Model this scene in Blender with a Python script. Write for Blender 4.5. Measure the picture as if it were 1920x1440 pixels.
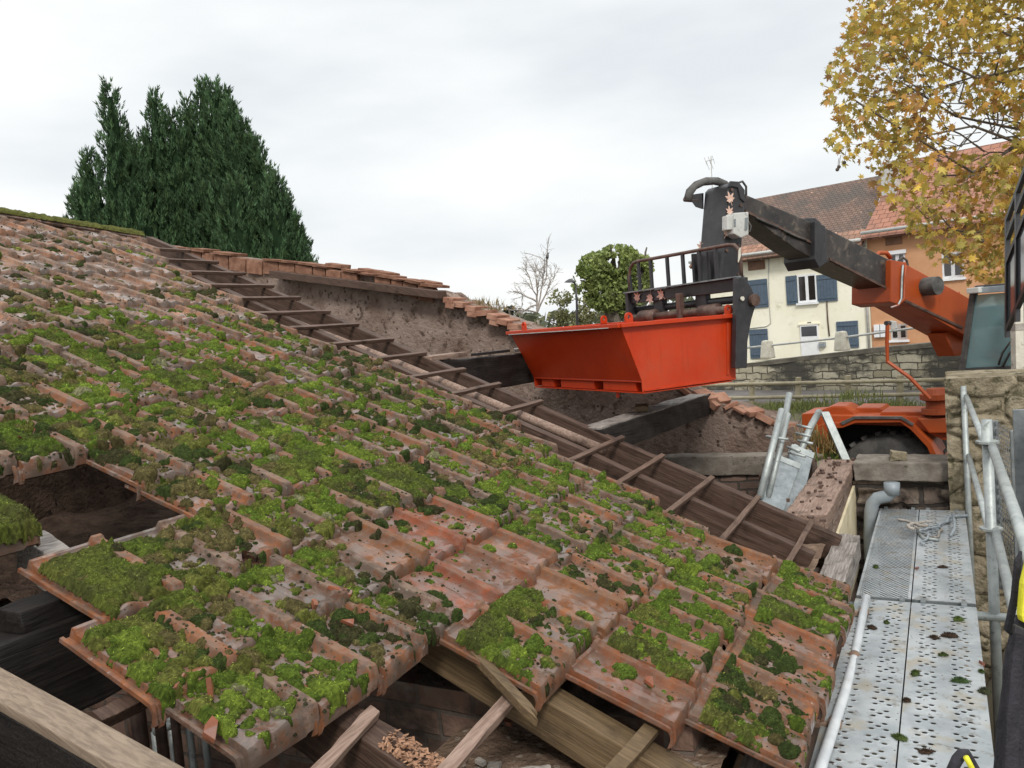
import bpy, bmesh, math, random
import numpy as np
from mathutils import Vector, Matrix
rad = math.radians
RNG = np.random.default_rng(11)
random.seed(5)
for o in list(bpy.data.objects): bpy.data.objects.remove(o)
sc = bpy.context.scene
COL = sc.collection

# ------------------------------------------------------------------ camera
FPX, H = 1540.0, 1.72
def nrm(v):
    v = np.array(v, float); return v / np.linalg.norm(v)
_Y = nrm((801, 174, FPX)); _X = -nrm((-2960, -135, FPX)); _X = nrm(_X - _Y * (_X @ _Y)); _Z = np.cross(_X, _Y)
if _Z[1] < 0: _Z = -_Z
RC = np.array([_X, _Y, _Z])                     # camera axes (x right, y up, z forward) -> world
CP = np.array([0, 0, H])
cam = bpy.data.cameras.new("camera"); co = bpy.data.objects.new("camera", cam); COL.objects.link(co)
M = Matrix.Identity(4)
for r in range(3):
    M[r][0] = RC[r, 0]; M[r][1] = RC[r, 1]; M[r][2] = -RC[r, 2]; M[r][3] = CP[r]
co.matrix_world = M
cam.sensor_width = 36; cam.lens = 36 * FPX / 1920; cam.clip_start = 0.05; cam.clip_end = 3000
sc.camera = co
sc.render.resolution_x, sc.render.resolution_y = 1024, 768

# ------------------------------------------------------------------ sky, sun, exposure
SUN_EL, SUN_AZ = rad(42), rad(150)              # high behind the camera's right shoulder, veiled by cloud
w = bpy.data.worlds.new("World"); sc.world = w; w.use_nodes = True
nt = w.node_tree; nt.nodes.clear()
def N(t, **k):
    n = nt.nodes.new(t)
    for a, b in k.items(): setattr(n, a, b)
    return n
out = N('ShaderNodeOutputWorld'); bg = N('ShaderNodeBackground')
sky = N('ShaderNodeTexSky'); sky.sky_type = 'NISHITA'; sky.sun_disc = False
sky.sun_elevation = SUN_EL; sky.sun_rotation = SUN_AZ; sky.dust_density = 4
tc = N('ShaderNodeTexCoord'); sep = N('ShaderNodeSeparateXYZ')
mp_ = N('ShaderNodeMapping'); mp_.inputs['Scale'].default_value = (1.1, 1.1, 3.6); mp_.inputs['Rotation'].default_value = (0, 0, 0.7)
nz = N('ShaderNodeTexNoise'); nz.inputs['Scale'].default_value = 1.9; nz.inputs['Detail'].default_value = 5; nz.inputs['Roughness'].default_value = .48
cr = N('ShaderNodeValToRGB')
cr.color_ramp.elements[0].position = .36; cr.color_ramp.elements[0].color = (.76, .80, .83, 1)
cr.color_ramp.elements[1].position = .60; cr.color_ramp.elements[1].color = (.97, .985, .975, 1)
e_ = cr.color_ramp.elements.new(.48); e_.color = (.87, .90, .915, 1)
nt.links.new(tc.outputs['Generated'], mp_.inputs['Vector']); nt.links.new(mp_.outputs['Vector'], nz.inputs['Vector'])
nt.links.new(nz.outputs['Fac'], cr.inputs['Fac']); nt.links.new(tc.outputs['Generated'], sep.inputs['Vector'])
# an overcast sky is brightest overhead
mr = N('ShaderNodeMapRange', interpolation_type='SMOOTHSTEP'); mr.inputs['From Min'].default_value = .40; mr.inputs['From Max'].default_value = .95
mr.inputs['To Min'].default_value = 10.5; mr.inputs['To Max'].default_value = 21.0
nt.links.new(sep.outputs['Z'], mr.inputs['Value'])
vm = N('ShaderNodeVectorMath', operation='SCALE'); nt.links.new(cr.outputs['Color'], vm.inputs[0]); nt.links.new(mr.outputs['Result'], vm.inputs['Scale'])
mx = N('ShaderNodeMix', data_type='RGBA'); mx.inputs['Factor'].default_value = .93
nt.links.new(sky.outputs['Color'], mx.inputs['A']); nt.links.new(vm.outputs['Vector'], mx.inputs['B'])
nt.links.new(mx.outputs['Result'], bg.inputs['Color']); bg.inputs['Strength'].default_value = .1
nt.links.new(bg.outputs['Background'], out.inputs['Surface'])
sl = bpy.data.lights.new("sun", 'SUN'); sl.energy = 2.2; sl.angle = rad(11); sl.color = (1, .965, .91)
so = bpy.data.objects.new("sun", sl); COL.objects.link(so)
sd = Vector((math.sin(SUN_AZ) * math.cos(SUN_EL), math.cos(SUN_AZ) * math.cos(SUN_EL), math.sin(SUN_EL)))
so.rotation_euler = sd.to_track_quat('Z', 'Y').to_euler()
sc.view_settings.view_transform = 'Standard'; sc.view_settings.look = 'None'
sc.view_settings.exposure = 0.06; sc.view_settings.gamma = 1

# ------------------------------------------------------------------ pixel (1920x1440) -> point helpers
def ray(px, py): return RC @ np.array([(px - 960) / FPX, (720 - py) / FPX, 1.0])
def atD(px, py, D): return CP + ray(px, py) * D
def atX(px, py, X): r = ray(px, py); return CP + r * (X / r[0])
def atY(px, py, Y): r = ray(px, py); return CP + r * (Y / r[1])
def atZ(px, py, Z): r = ray(px, py); return CP + r * ((Z - H) / r[2])
def proj(P):
    c = RC.T @ (np.asarray(P, float) - CP); return 960 + FPX * c[0] / c[2], 720 - FPX * c[1] / c[2]
def atPl(px, py, p0, n): r = ray(px, py); return CP + r * (((p0 - CP) @ n) / (r @ n))
UP = np.array([0, 0, 1.0])
FW = RC[:, 2].copy(); FW[2] = 0; FW = nrm(FW); LT = np.array([FW[1], -FW[0], 0])   # level forward, level right
# roof frame
AL = rad(23.6); G = .345
P17 = np.array([-.787, 5.31, .327])
RV = np.array([math.cos(AL), 0, -math.sin(AL)]); RN = np.array([math.sin(AL), 0, math.cos(AL)])
def rp(Y, v, off=0.0): return P17 + RV * ((v - 17) * G) + RN * off + np.array([0, Y - P17[1], 0])

# ------------------------------------------------------------------ mesh builder
class MB:
    def __init__(s): s.v = []; s.f = []
    def add(s, vs, fs):
        b = len(s.v); s.v += [tuple(map(float, p)) for p in vs]; s.f += [tuple(b + i for i in f) for f in fs]; return s
    def hexa(s, p):     # 8 points: bottom loop 0-3, top loop 4-7
        return s.add(p, [(3, 2, 1, 0), (4, 5, 6, 7), (0, 1, 5, 4), (1, 2, 6, 5), (2, 3, 7, 6), (3, 0, 4, 7)])
    def box(s, c, ax, ay, az):          # centre and three half-axis vectors
        c, ax, ay, az = (np.array(q, float) for q in (c, ax, ay, az))
        return s.hexa([c-ax-ay-az, c+ax-ay-az, c+ax+ay-az, c-ax+ay-az, c-ax-ay+az, c+ax-ay+az, c+ax+ay+az, c-ax+ay+az])
    def bar(s, a, b, wv, hv):           # from a to b, half width vector, half height vector
        a, b = np.array(a, float), np.array(b, float)
        return s.box((a + b) / 2, (b - a) / 2, wv, hv)
    def prism(s, poly, ext):
        poly = [np.array(p, float) for p in poly]; ext = np.array(ext, float); n = len(poly)
        vs = poly + [p + ext for p in poly]
        fs = [tuple(range(n))[::-1], tuple(range(n, 2 * n))] + [(i, (i + 1) % n, n + (i + 1) % n, n + i) for i in range(n)]
        return s.add(vs, fs)
    def tube(s, pts, r, n=10, cap=True):
        pts = [np.array(p, float) for p in pts]; rs = r if isinstance(r, (list, tuple)) else [r] * len(pts)
        rings = []; prev = None
        for i, p in enumerate(pts):
            d = nrm(pts[min(i + 1, len(pts) - 1)] - pts[max(i - 1, 0)])
            if prev is None:
                a = np.cross(d, UP if abs(d[2]) < .9 else np.array([1., 0, 0])); a = nrm(a)
            else:
                a = nrm(prev - d * (prev @ d))
            prev = a; b = np.cross(d, a)
            rings.append([p + rs[i] * (a * math.cos(t) + b * math.sin(t)) for t in np.linspace(0, 2 * math.pi, n, endpoint=False)])
        vs = [q for rg in rings for q in rg]; fs = []
        for i in range(len(pts) - 1):
            for k in range(n):
                fs.append((i*n+k, i*n+(k+1) % n, (i+1)*n+(k+1) % n, (i+1)*n+k))
        if cap: fs += [tuple(range(n))[::-1], tuple((len(pts)-1)*n + k for k in range(n))]
        return s.add(vs, fs)
    def lathe(s, c, axis, prof, n=28):  # prof: (distance along axis, radius)
        axis = nrm(axis); a = nrm(np.cross(axis, UP if abs(axis[2]) < .9 else np.array([1., 0, 0]))); b = np.cross(axis, a)
        vs = []; fs = []; m = len(prof)
        for (d, r) in prof:
            for t in np.linspace(0, 2 * math.pi, n, endpoint=False): vs.append(np.array(c) + axis * d + r * (a * math.cos(t) + b * math.sin(t)))
        for i in range(m - 1):
            for k in range(n): fs.append((i*n+k, i*n+(k+1) % n, (i+1)*n+(k+1) % n, (i+1)*n+k))
        return s.add(vs, fs)
    def build(s, name, mat, parent=None, smooth=False, origin=None, bevel=0, rough=0, sub=0, fix=True):
        v = np.array(s.v, float)
        if parent is not None: o0 = np.array(parent.get('_w', (0, 0, 0)), float)
        elif origin is not None: o0 = np.array(origin, float)
        else: o0 = np.array([(v[:, 0].min() + v[:, 0].max()) / 2, (v[:, 1].min() + v[:, 1].max()) / 2, v[:, 2].min()])
        me = bpy.data.meshes.new(name); me.from_pydata((v - o0).tolist(), [], s.f); me.update()
        if fix or bevel or sub:
            bm = bmesh.new(); bm.from_mesh(me)
            bmesh.ops.recalc_face_normals(bm, faces=bm.faces)
            if bevel: bmesh.ops.bevel(bm, geom=[e for e in bm.edges if len(e.link_faces) == 2 and e.calc_face_angle(0) > .5], offset=bevel, segments=2, profile=.6, affect='EDGES', clamp_overlap=True)
            for _ in range(sub):
                bmesh.ops.subdivide_edges(bm, edges=[e for e in bm.edges if e.calc_length() > rough * 2.2], cuts=1, use_grid_fill=True)
            if rough:
                for q in bm.verts:
                    q.co += Vector(nz3(np.array(q.co) + o0, rough))
            bm.to_mesh(me); bm.free()
        if smooth:
            for p in me.polygons: p.use_smooth = True
        ob = bpy.data.objects.new(name, me); COL.objects.link(ob)
        if mat: me.materials.append(mat)
        if parent is not None: ob.parent = parent
        else: ob.location = Vector(o0)
        ob['_w'] = tuple(map(float, o0))
        return ob
def nz3(p, a):
    from mathutils import noise
    k = 1.0 / (a * 9 + .02)
    q = Vector((float(p[0]), float(p[1]), float(p[2]))) * k
    return (np.array(noise.noise_vector(q)) * a + np.array(noise.noise_vector(q * 2.7)) * a * .45)
def tag(o, label, cat, group=None, kind=None):
    if label: o['label'] = label
    if cat: o['category'] = cat
    if group: o['group'] = group
    if kind or (cat and 'kind' not in o): o['kind'] = kind or 'thing'
    return o
def empty(name, loc, label, cat, group=None):
    o = bpy.data.objects.new(name, None); COL.objects.link(o); o.location = Vector(loc); o.empty_display_size = .1
    o['_w'] = tuple(map(float, loc)); return tag(o, label, cat, group)
def npmesh(name, v, f, mat, parent=None, origin=(0, 0, 0), cols=None, smooth=False):
    """v (n,3) float, f (m,k) int array or list of such arrays"""
    fl = f if isinstance(f, list) else [f]
    me = bpy.data.meshes.new(name); v = np.asarray(v, np.float32) - np.asarray(origin, np.float32)
    nl = sum(a.size for a in fl); npg = sum(len(a) for a in fl)
    me.vertices.add(len(v)); me.loops.add(nl); me.polygons.add(npg)
    me.vertices.foreach_set('co', v.ravel())
    me.loops.foreach_set('vertex_index', np.concatenate([a.ravel() for a in fl]).astype(np.int32))
    tot = np.concatenate([np.full(len(a), a.shape[1]) for a in fl]); st = np.concatenate([[0], np.cumsum(tot)[:-1]])
    me.polygons.foreach_set('loop_start', st.astype(np.int32))
    try: me.polygons.foreach_set('loop_total', tot.astype(np.int32))
    except Exception: pass
    if smooth: me.polygons.foreach_set('use_smooth', np.ones(npg, bool))
    if cols is not None:
        at = me.color_attributes.new('col', 'FLOAT_COLOR', 'POINT')
        at.data.foreach_set('color', np.c_[cols, np.ones(len(cols))].astype(np.float32).ravel())
    me.update(calc_edges=True); me.validate()
    me.materials.append(mat)
    ob = bpy.data.objects.new(name, me); COL.objects.link(ob)
    if parent is not None: ob.parent = parent
    else: ob.location = Vector([float(q) for q in origin])
    return ob

# ------------------------------------------------------------------ materials
def newmat(name):
    m = bpy.data.materials.new(name); m.use_nodes = True
    t = m.node_tree; p = t.nodes['Principled BSDF']; return m, t, p
class NT:
    def __init__(s, t): s.t = t
    def n(s, ty, ins=None, **k):
        q = s.t.nodes.new(ty)
        for a, b in k.items(): setattr(q, a, b)
        for a, b in (ins or {}).items():
            if isinstance(b, bpy.types.NodeSocket): s.t.links.new(b, q.inputs[a])
            else: q.inputs[a].default_value = b
        return q
    def math(s, op, a, b=0.0, c=0.0, clamp=False):
        return s.n('ShaderNodeMath', {0: a, 1: b, 2: c}, operation=op, use_clamp=clamp).outputs[0]
    def mix(s, f, a, b, bt='MIX'):
        q = s.n('ShaderNodeMix', {'Factor': f}, data_type='RGBA', blend_type=bt)
        for k, x in (('A', a), ('B', b)):
            if isinstance(x, bpy.types.NodeSocket): s.t.links.new(x, q.inputs[k])
            else: q.inputs[k].default_value = (*x[:3], 1)
        return q.outputs['Result']
    def noise(s, vec, scale, detail=4, rough=.55, dist=0):
        return s.n('ShaderNodeTexNoise', {'Vector': vec, 'Scale': scale, 'Detail': detail, 'Roughness': rough, 'Distortion': dist}).outputs['Fac']
    def ramp(s, f, a, b):
        return s.n('ShaderNodeMapRange', {'Value': f, 'From Min': a, 'From Max': b}, interpolation_type='SMOOTHSTEP').outputs['Result']
    def bump(s, h, strength, dist=.01):
        return s.n('ShaderNodeBump', {'Height': h, 'Strength': strength, 'Distance': dist}).outputs['Normal']
    def obj(s, sc_=(1, 1, 1), rnd=True):
        t = s.n('ShaderNodeTexCoord').outputs['Object']
        if rnd:
            r = s.n('ShaderNodeObjectInfo').outputs['Random']
            t = s.n('ShaderNodeVectorMath', {0: t, 1: s.n('ShaderNodeCombineXYZ', {'X': s.math('MULTIPLY', r, 37.), 'Y': s.math('MULTIPLY', r, 91.), 'Z': s.math('MULTIPLY', r, 13.)}).outputs[0]}, operation='ADD').outputs[0]
        return s.n('ShaderNodeMapping', {'Vector': t, 'Scale': sc_}).outputs['Vector']
    def pos(s): return s.n('ShaderNodeNewGeometry').outputs['Position']
    def set(s, p, **k):
        for a, b in k.items():
            a = a.replace('_', ' ')
            if isinstance(b, bpy.types.NodeSocket): s.t.links.new(b, p.inputs[a])
            elif isinstance(b, tuple): p.inputs[a].default_value = (*b[:3], 1)
            else: p.inputs[a].default_value = b
def mottled(name, c1, c2, scale=8, rough=.7, bump=.3, bscale=40, metal=0, stretch=(1, 1, 1), c3=None, c3lo=.58, c3hi=.7, rvar=.15, bdist=.01, spec=.5, coat=0, spk=None):
    m, t, p = newmat(name); q = NT(t); v = q.obj(stretch)
    n1 = q.noise(v, scale, 6, .62); n2 = q.noise(v, bscale, 5, .6)
    c = q.mix(q.ramp(n1, .33, .67), c1, c2)
    if c3: c = q.mix(q.ramp(q.noise(v, scale * 2.3, 5, .65, .4), c3lo, c3hi), c, c3)
    if spk:
        sc_, thr, scol = spk
        vo = q.n('ShaderNodeTexVoronoi', {'Vector': v, 'Scale': sc_, 'Randomness': 1.0}); cr_ = q.n('ShaderNodeSeparateColor', {0: vo.outputs['Color']}).outputs[0]
        sk = q.math('MULTIPLY', q.math('LESS_THAN', vo.outputs['Distance'], q.math('MULTIPLY', cr_, .42)), q.math('GREATER_THAN', q.math('ADD', cr_, q.math('MULTIPLY', n1, .8)), thr))
        c = q.mix(sk, c, scol); n2 = q.math('SUBTRACT', n2, q.math('MULTIPLY', sk, .6))
    r = q.math('ADD', rough - rvar / 2, q.math('MULTIPLY', n2, rvar))
    q.set(p, Base_Color=c, Roughness=r, Metallic=metal, Normal=q.bump(n2, bump, bdist)); p.inputs['Specular IOR Level'].default_value = spec
    if coat: p.inputs['Coat Weight'].default_value = coat; p.inputs['Coat Roughness'].default_value = .2
    return m
def wood(name, c1, c2, along=(1, 0, 0), wet=.55):
    """grain lines run along a world direction"""
    m, t, p = newmat(name); q = NT(t); v = q.obj()
    al = nrm(along); dp = q.n('ShaderNodeVectorMath', {0: v, 1: tuple(al)}, operation='DOT_PRODUCT').outputs['Value']
    sub = q.n('ShaderNodeVectorMath', {0: tuple(al), 'Scale': q.math('MULTIPLY', dp, -.94)}, operation='SCALE').outputs['Vector']
    sv = q.n('ShaderNodeVectorMath', {0: v, 1: sub}, operation='ADD').outputs['Vector']
    g = q.noise(sv, 95, 5, .6, .5); bl = q.noise(v, 5, 5, .6)
    c = q.mix(q.ramp(g, .3, .7), c1, c2); c = q.mix(q.ramp(bl, .5, .75), c, tuple(x * .45 for x in c1))
    st = q.ramp(q.noise(v, 30, 4, .7), .64, .74); c = q.mix(st, c, tuple(x * .5 for x in c1))
    q.set(p, Base_Color=c, Roughness=q.math('ADD', wet - .05, q.math('MULTIPLY', bl, .3)), Normal=q.bump(g, .7, .005)); p.inputs['Specular IOR Level'].default_value = .3
    return m
def wallmat(name, e, kind, cols, mortar, bw, bh, rough=.85, dist=.03, ms=.012, stain=None, stain_s=.6, stain_lo=.45, stain_hi=.62, bump=.6):
    """masonry laid on a wall whose level direction is e"""
    m, t, p = newmat(name); q = NT(t); P = q.pos()
    d = q.n('ShaderNodeTexNoise', {'Vector': P, 'Scale': 3.2, 'Detail': 4}).outputs['Color']
    d = q.n('ShaderNodeVectorMath', {0: q.n('ShaderNodeVectorMath', {0: d, 1: (.5, .5, .5)}, operation='SUBTRACT').outputs[0], 'Scale': dist * 2}, operation='SCALE').outputs[0]
    P2 = q.n('ShaderNodeVectorMath', {0: P, 1: d}, operation='ADD').outputs[0]
    x = q.n('ShaderNodeVectorMath', {0: P2, 1: tuple(e)}, operation='DOT_PRODUCT').outputs['Value']
    z = q.n('ShaderNodeSeparateXYZ', {0: P2}).outputs['Z']
    v = q.n('ShaderNodeCombineXYZ', {'X': x, 'Y': z}).outputs[0]
    b = q.n('ShaderNodeTexBrick', {'Vector': v, 'Color1': (0, 0, 0, 1), 'Color2': (1, 1, 1, 1), 'Mortar': (.5, .5, .5, 1), 'Scale': 1.0, 'Mortar Size': ms, 'Mortar Smooth': .35, 'Bias': 0.0, 'Brick Width': bw, 'Row Height': bh})
    b.offset = .42; b.squash = 1.35; b.squash_frequency = 3
    vr = q.math('ADD', q.math('MULTIPLY', q.n('ShaderNodeSeparateColor', {0: b.outputs['Color']}).outputs[0], .65), q.math('MULTIPLY', q.noise(P2, 5, 4), .5))
    c = q.mix(q.ramp(vr, .25, .8), cols[0], cols[1]); c = q.mix(q.ramp(q.noise(P2, 9, 4), .55, .75), c, cols[2])
    c = q.mix(b.outputs['Fac'], c, mortar)
    if stain: c = q.mix(q.ramp(q.noise(q.n('ShaderNodeMapping', {'Vector': P, 'Scale': (1, 1, 1.6)}).outputs[0], stain_s, 8, .72), stain_lo, stain_hi), c, stain)
    h = q.math('ADD', q.math('MULTIPLY', b.outputs['Fac'], -1.), q.math('MULTIPLY', q.noise(P, 22, 5, .65), .9))
    q.set(p, Base_Color=c, Roughness=rough, Normal=q.bump(h, bump, .02))
    return m
def roofmat(name, e, down, c1, c2, c3, tw, th, rough=.8):
    """small roof tiles in courses: e level direction along the eave, 'down' the slope direction"""
    m, t, p = newmat(name); q = NT(t); P = q.pos()
    x = q.n('ShaderNodeVectorMath', {0: P, 1: tuple(e)}, operation='DOT_PRODUCT').outputs['Value']
    z = q.n('ShaderNodeVectorMath', {0: P, 1: tuple(down)}, operation='DOT_PRODUCT').outputs['Value']
    wob = q.math('MULTIPLY', q.noise(P, 1.2, 3), .08); z = q.math('ADD', z, wob)
    v = q.n('ShaderNodeCombineXYZ', {'X': x, 'Y': z}).outputs[0]
    b = q.n('ShaderNodeTexBrick', {'Vector': v, 'Color1': (0, 0, 0, 1), 'Color2': (1, 1, 1, 1), 'Mortar': (0, 0, 0, 1), 'Scale': 1.0, 'Mortar Size': .012, 'Mortar Smooth': .3, 'Brick Width': tw, 'Row Height': th})
    fr = q.math('FRACT', q.math('DIVIDE', z, th))
    vr = q.n('ShaderNodeSeparateColor', {0: b.outputs['Color']}).outputs[0]
    c = q.mix(q.math('MULTIPLY', vr, .8), c1, c2); c = q.mix(q.ramp(q.noise(P, .55, 7, .7), .46, .62), c, c3)
    c = q.mix(q.ramp(q.noise(P, 3.5, 4, .7), .66, .72), c, tuple(min(1, k * 2.3) for k in c2))
    c = q.mix(q.math('MULTIPLY', b.outputs['Fac'], .8), c, tuple(k * .25 for k in c1))
    h = q.math('ADD', fr, q.math('MULTIPLY', b.outputs['Fac'], -.6))
    q.set(p, Base_Color=c, Roughness=rough, Normal=q.bump(h, .9, .05))
    return m
def vcol(name, rough=.9, trans=.0, bumpk=0, spec=.25, noise_s=30):
    m, t, p = newmat(name); q = NT(t)
    a = q.n('ShaderNodeAttribute', attribute_name='col').outputs['Color']
    nzv = q.noise(q.obj(rnd=False), noise_s, 3)
    c = q.mix(q.ramp(nzv, .3, .7), q.mix(1.0, a, (.72, .72, .72), 'MULTIPLY'), q.mix(1.0, a, (1.25, 1.25, 1.2), 'MULTIPLY'))
    q.set(p, Base_Color=c, Roughness=rough); p.inputs['Specular IOR Level'].default_value = spec
    if bumpk: q.set(p, Normal=q.bump(q.noise(q.obj(rnd=False), 320, 3, .7), bumpk, .006))
    if trans:
        tr = q.n('ShaderNodeBsdfTranslucent', {'Color': c}); ms = q.n('ShaderNodeMixShader', {0: trans, 1: p.outputs[0], 2: tr.outputs[0]})
        t.links.new(ms.outputs[0], t.nodes['Material Output'].inputs['Surface'])
    return m

# clay tile: colour and age ride on the object's colour
def claymat():
    m, t, p = newmat('clay'); q = NT(t); v = q.obj()
    oi = q.n('ShaderNodeObjectInfo'); col = oi.outputs['Color']; age = oi.outputs['Alpha']
    n1 = q.noise(v, 9, 6, .62); n2 = q.noise(v, 60, 4, .6); n3 = q.noise(v, 22, 5, .7)
    c = q.mix(q.ramp(n1, .35, .7), q.mix(1.0, col, (.62, .54, .50), 'MULTIPLY'), col)
    c = q.mix(q.math('MULTIPLY', q.ramp(n3, .42, .68), age), c, (.17, .125, .105))
    c = q.mix(q.math('MULTIPLY', q.ramp(q.noise(v, 14, 6, .7), .45, .58), age), c, (.085, .06, .045))
    vo = q.n('ShaderNodeTexVoronoi', {'Vector': v, 'Scale': 62., 'Randomness': 1.0})
    cellr = q.n('ShaderNodeSeparateColor', {0: vo.outputs['Color']}).outputs[0]
    sp = q.math('MULTIPLY', q.math('LESS_THAN', vo.outputs['Distance'], q.math('MULTIPLY', cellr, .33)), q.math('GREATER_THAN', q.math('ADD', cellr, q.math('MULTIPLY', n1, .9)), 1.0))
    c = q.mix(q.math('MULTIPLY', sp, age), c, (.05, .045, .03))
    li = q.math('MULTIPLY', q.ramp(q.noise(v, 38, 4, .6), .66, .72), age)
    c = q.mix(q.math('MULTIPLY', li, .5), c, (.36, .34, .30))
    lx = q.n('ShaderNodeSeparateXYZ', {0: q.n('ShaderNodeTexCoord').outputs['Object']}).outputs['X']     # across the tile: the pan holds rain and silt, the rib sheds it
    pan = q.math('MULTIPLY', q.ramp(lx, -.002, .004), q.math('SUBTRACT', 1., q.ramp(lx, .188, .198)))
    silt = q.math('MULTIPLY', pan, q.math('MULTIPLY', q.ramp(q.noise(v, 7, 4, .6), .36, .6), q.math('ADD', .2, q.math('MULTIPLY', age, .5))))
    c = q.mix(silt, c, (.095, .068, .053))
    c = q.mix(q.math('MULTIPLY', q.math('MULTIPLY', q.ramp(lx, .200, .206), q.ramp(q.noise(v, 16, 5, .65), .42, .62)), q.math('MULTIPLY', age, .75)), c, (.19, .13, .092))
    wet = q.math('MULTIPLY', pan, q.ramp(q.noise(v, 11, 4, .6), .38, .56))
    r = q.math('SUBTRACT', q.math('ADD', .62, q.math('MULTIPLY', n3, .3)), q.math('MULTIPLY', wet, .35))
    p.inputs['Coat Roughness'].default_value = .13; p.inputs['Coat IOR'].default_value = 1.45; p.inputs['Specular IOR Level'].default_value = .3
    q.set(p, Base_Color=c, Roughness=r, Coat_Weight=q.math('MULTIPLY', wet, .9), Normal=q.bump(q.math('ADD', n2, q.math('MULTIPLY', sp, 1.5)), .3, .004))
    return m
MT = {}
MT['clay'] = claymat()
MT['moss'] = vcol('moss', .95, .0, .9, .12, 55)
MT['wood_dark'] = wood('wood_dark', (.046, .026, .018), (.095, .057, .040), RV)
MT['wood_batten'] = wood('wood_batten', (.075, .043, .03), (.14, .09, .066), (0, 1, 0))
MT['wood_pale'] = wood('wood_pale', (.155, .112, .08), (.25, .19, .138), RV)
MT['wood_yellow'] = wood('wood_yellow', (.085, .056, .03), (.15, .10, .052), RV)
MT['wood_grey'] = wood('wood_grey', (.12, .10, .085), (.29, .26, .235), (0, 1, 0))
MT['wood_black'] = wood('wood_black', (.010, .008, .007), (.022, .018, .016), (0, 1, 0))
MT['wood_plate'] = wood('wood_plate', (.15, .095, .07), (.30, .21, .165), (0, 1, 0))
MT['dirt'] = mottled('dirt', (.13, .085, .06), (.24, .168, .12), 5, .95, .9, 28, c3=(.03, .02, .016), bdist=.03, spec=.15, spk=(30., 1.2, (.30, .24, .19)))
MT['dirt_shaded'] = mottled('dirt_shaded', (.04, .026, .019), (.085, .057, .042), 6, .95, 1.0, 30, c3=(.018, .012, .01), bdist=.04, spec=.1)  # darker copy of the dirt, roof-space shade put into its colour
MT['plaster'] = mottled('plaster', (.165, .115, .09), (.27, .205, .17), 3.5, .92, 1.0, 22, c3=(.085, .055, .042), c3lo=.52, c3hi=.68, bdist=.03, spec=.15, spk=(23., 1.33, (.085, .06, .047)))
MT['plaster_cream'] = mottled('plaster_cream', (.55, .47, .31), (.70, .63, .46), 4, .9, .3, 30, c3=(.36, .29, .18), spec=.15)
MT['brick_red'] = mottled('brick_red', (.24, .115, .075), (.36, .20, .14), 6, .9, .6, 40, c3=(.12, .07, .055), spec=.15)
MT['galv'] = mottled('galv', (.17, .19, .195), (.26, .28, .285), 14, .42, .12, 60, metal=.5, c3=(.13, .14, .14), spec=.5)
MT['galv_tube'] = mottled('galv_tube', (.27, .295, .29), (.39, .415, .40), 10, .5, .15, 50, metal=.4, c3=(.18, .19, .17))
MT['tube_white'] = mottled('tube_white', (.50, .52, .54), (.60, .62, .63), 9, .42, .08, 50, c3=(.45, .42, .38), c3lo=.64, c3hi=.72)
MT['coupler'] = mottled('coupler', (.20, .12, .08), (.30, .22, .17), 20, .6, .3, 60, metal=.3)
MT['stone_pillar'] = mottled('stone_pillar', (.17, .14, .09), (.30, .255, .18), 5, .92, .9, 26, c3=(.075, .068, .04), c3lo=.5, c3hi=.66, bdist=.03, spec=.15)
MT['slab'] = mottled('slab', (.13, .11, .09), (.22, .195, .165), 6, .9, .6, 40, c3=(.07, .065, .045), spec=.15)
MT['concrete'] = mottled('concrete', (.25, .22, .19), (.38, .35, .31), 6, .9, .6, 40, c3=(.12, .10, .085), spec=.15)
MT['red'] = mottled('red', (.36, .020, .003), (.41, .026, .004), 2.2, .5, .10, 26, spec=.3, c3=(.25, .018, .005), c3lo=.55, c3hi=.75, rvar=.3)
MT['orange'] = mottled('orange', (.27, .042, .012), (.33, .055, .016), 5, .42, .06, 70, spec=.35, c3=(.19, .038, .018), c3lo=.55, c3hi=.75)
MT['black'] = mottled('black', (.020, .019, .021), (.036, .034, .037), 7, .42, .12, 60, c3=(.075, .06, .055), c3lo=.6, c3hi=.76)
MT['black_grease'] = mottled('black_grease', (.016, .013, .012), (.045, .038, .033), 5, .38, .25, 40, c3=(.11, .085, .065), c3lo=.53, c3hi=.70, rvar=.3, stretch=(1, 1, 1))
MT['rust'] = mottled('rust', (.07, .042, .032), (.14, .085, .065), 14, .55, .3, 60, metal=.3)
MT['rubber'] = mottled('rubber', (.045, .043, .040), (.095, .09, .083), 9, .85, .4, 50)
MT['steel'] = mottled('steel', (.42, .43, .44), (.58, .58, .58), 9, .35, .05, 60, metal=.8)
MT['grey_box'] = mottled('grey_box', (.40, .40, .38), (.50, .50, .47), 8, .5, .1, 50, c3=(.26, .25, .23))
MT['grey_pvc'] = mottled('grey_pvc', (.20, .23, .25), (.28, .31, .33), 6, .45, .05, 50)
MT['white'] = mottled('white', (.72, .73, .74), (.80, .81, .82), 3, .5, .02, 40)
MT['blue'] = mottled('blue', (.065, .098, .14), (.085, .122, .165), 6, .6, .1, 60)
MT['blue_sheet'] = mottled('blue_sheet', (.02, .12, .42), (.04, .19, .55), 8, .4, .8, 16, bdist=.02)
MT['brown_board'] = mottled('brown_board', (.17, .085, .048), (.23, .12, .07), 5, .7, .1, 40)
MT['yellow'] = mottled('yellow', (.66, .62, .03), (.76, .72, .06), 8, .6, .2, 90)
MT['webbing'] = mottled('webbing', (.012, .011, .015), (.03, .027, .035), 30, .8, .5, 160)
MT['leafdry'] = mottled('leafdry', (.52, .33, .25), (.66, .46, .37), 30, .7, .1, 80)
MT['fence'] = mottled('fence', (.29, .25, .165), (.40, .35, .245), 6, .85, .3, 40)
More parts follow.
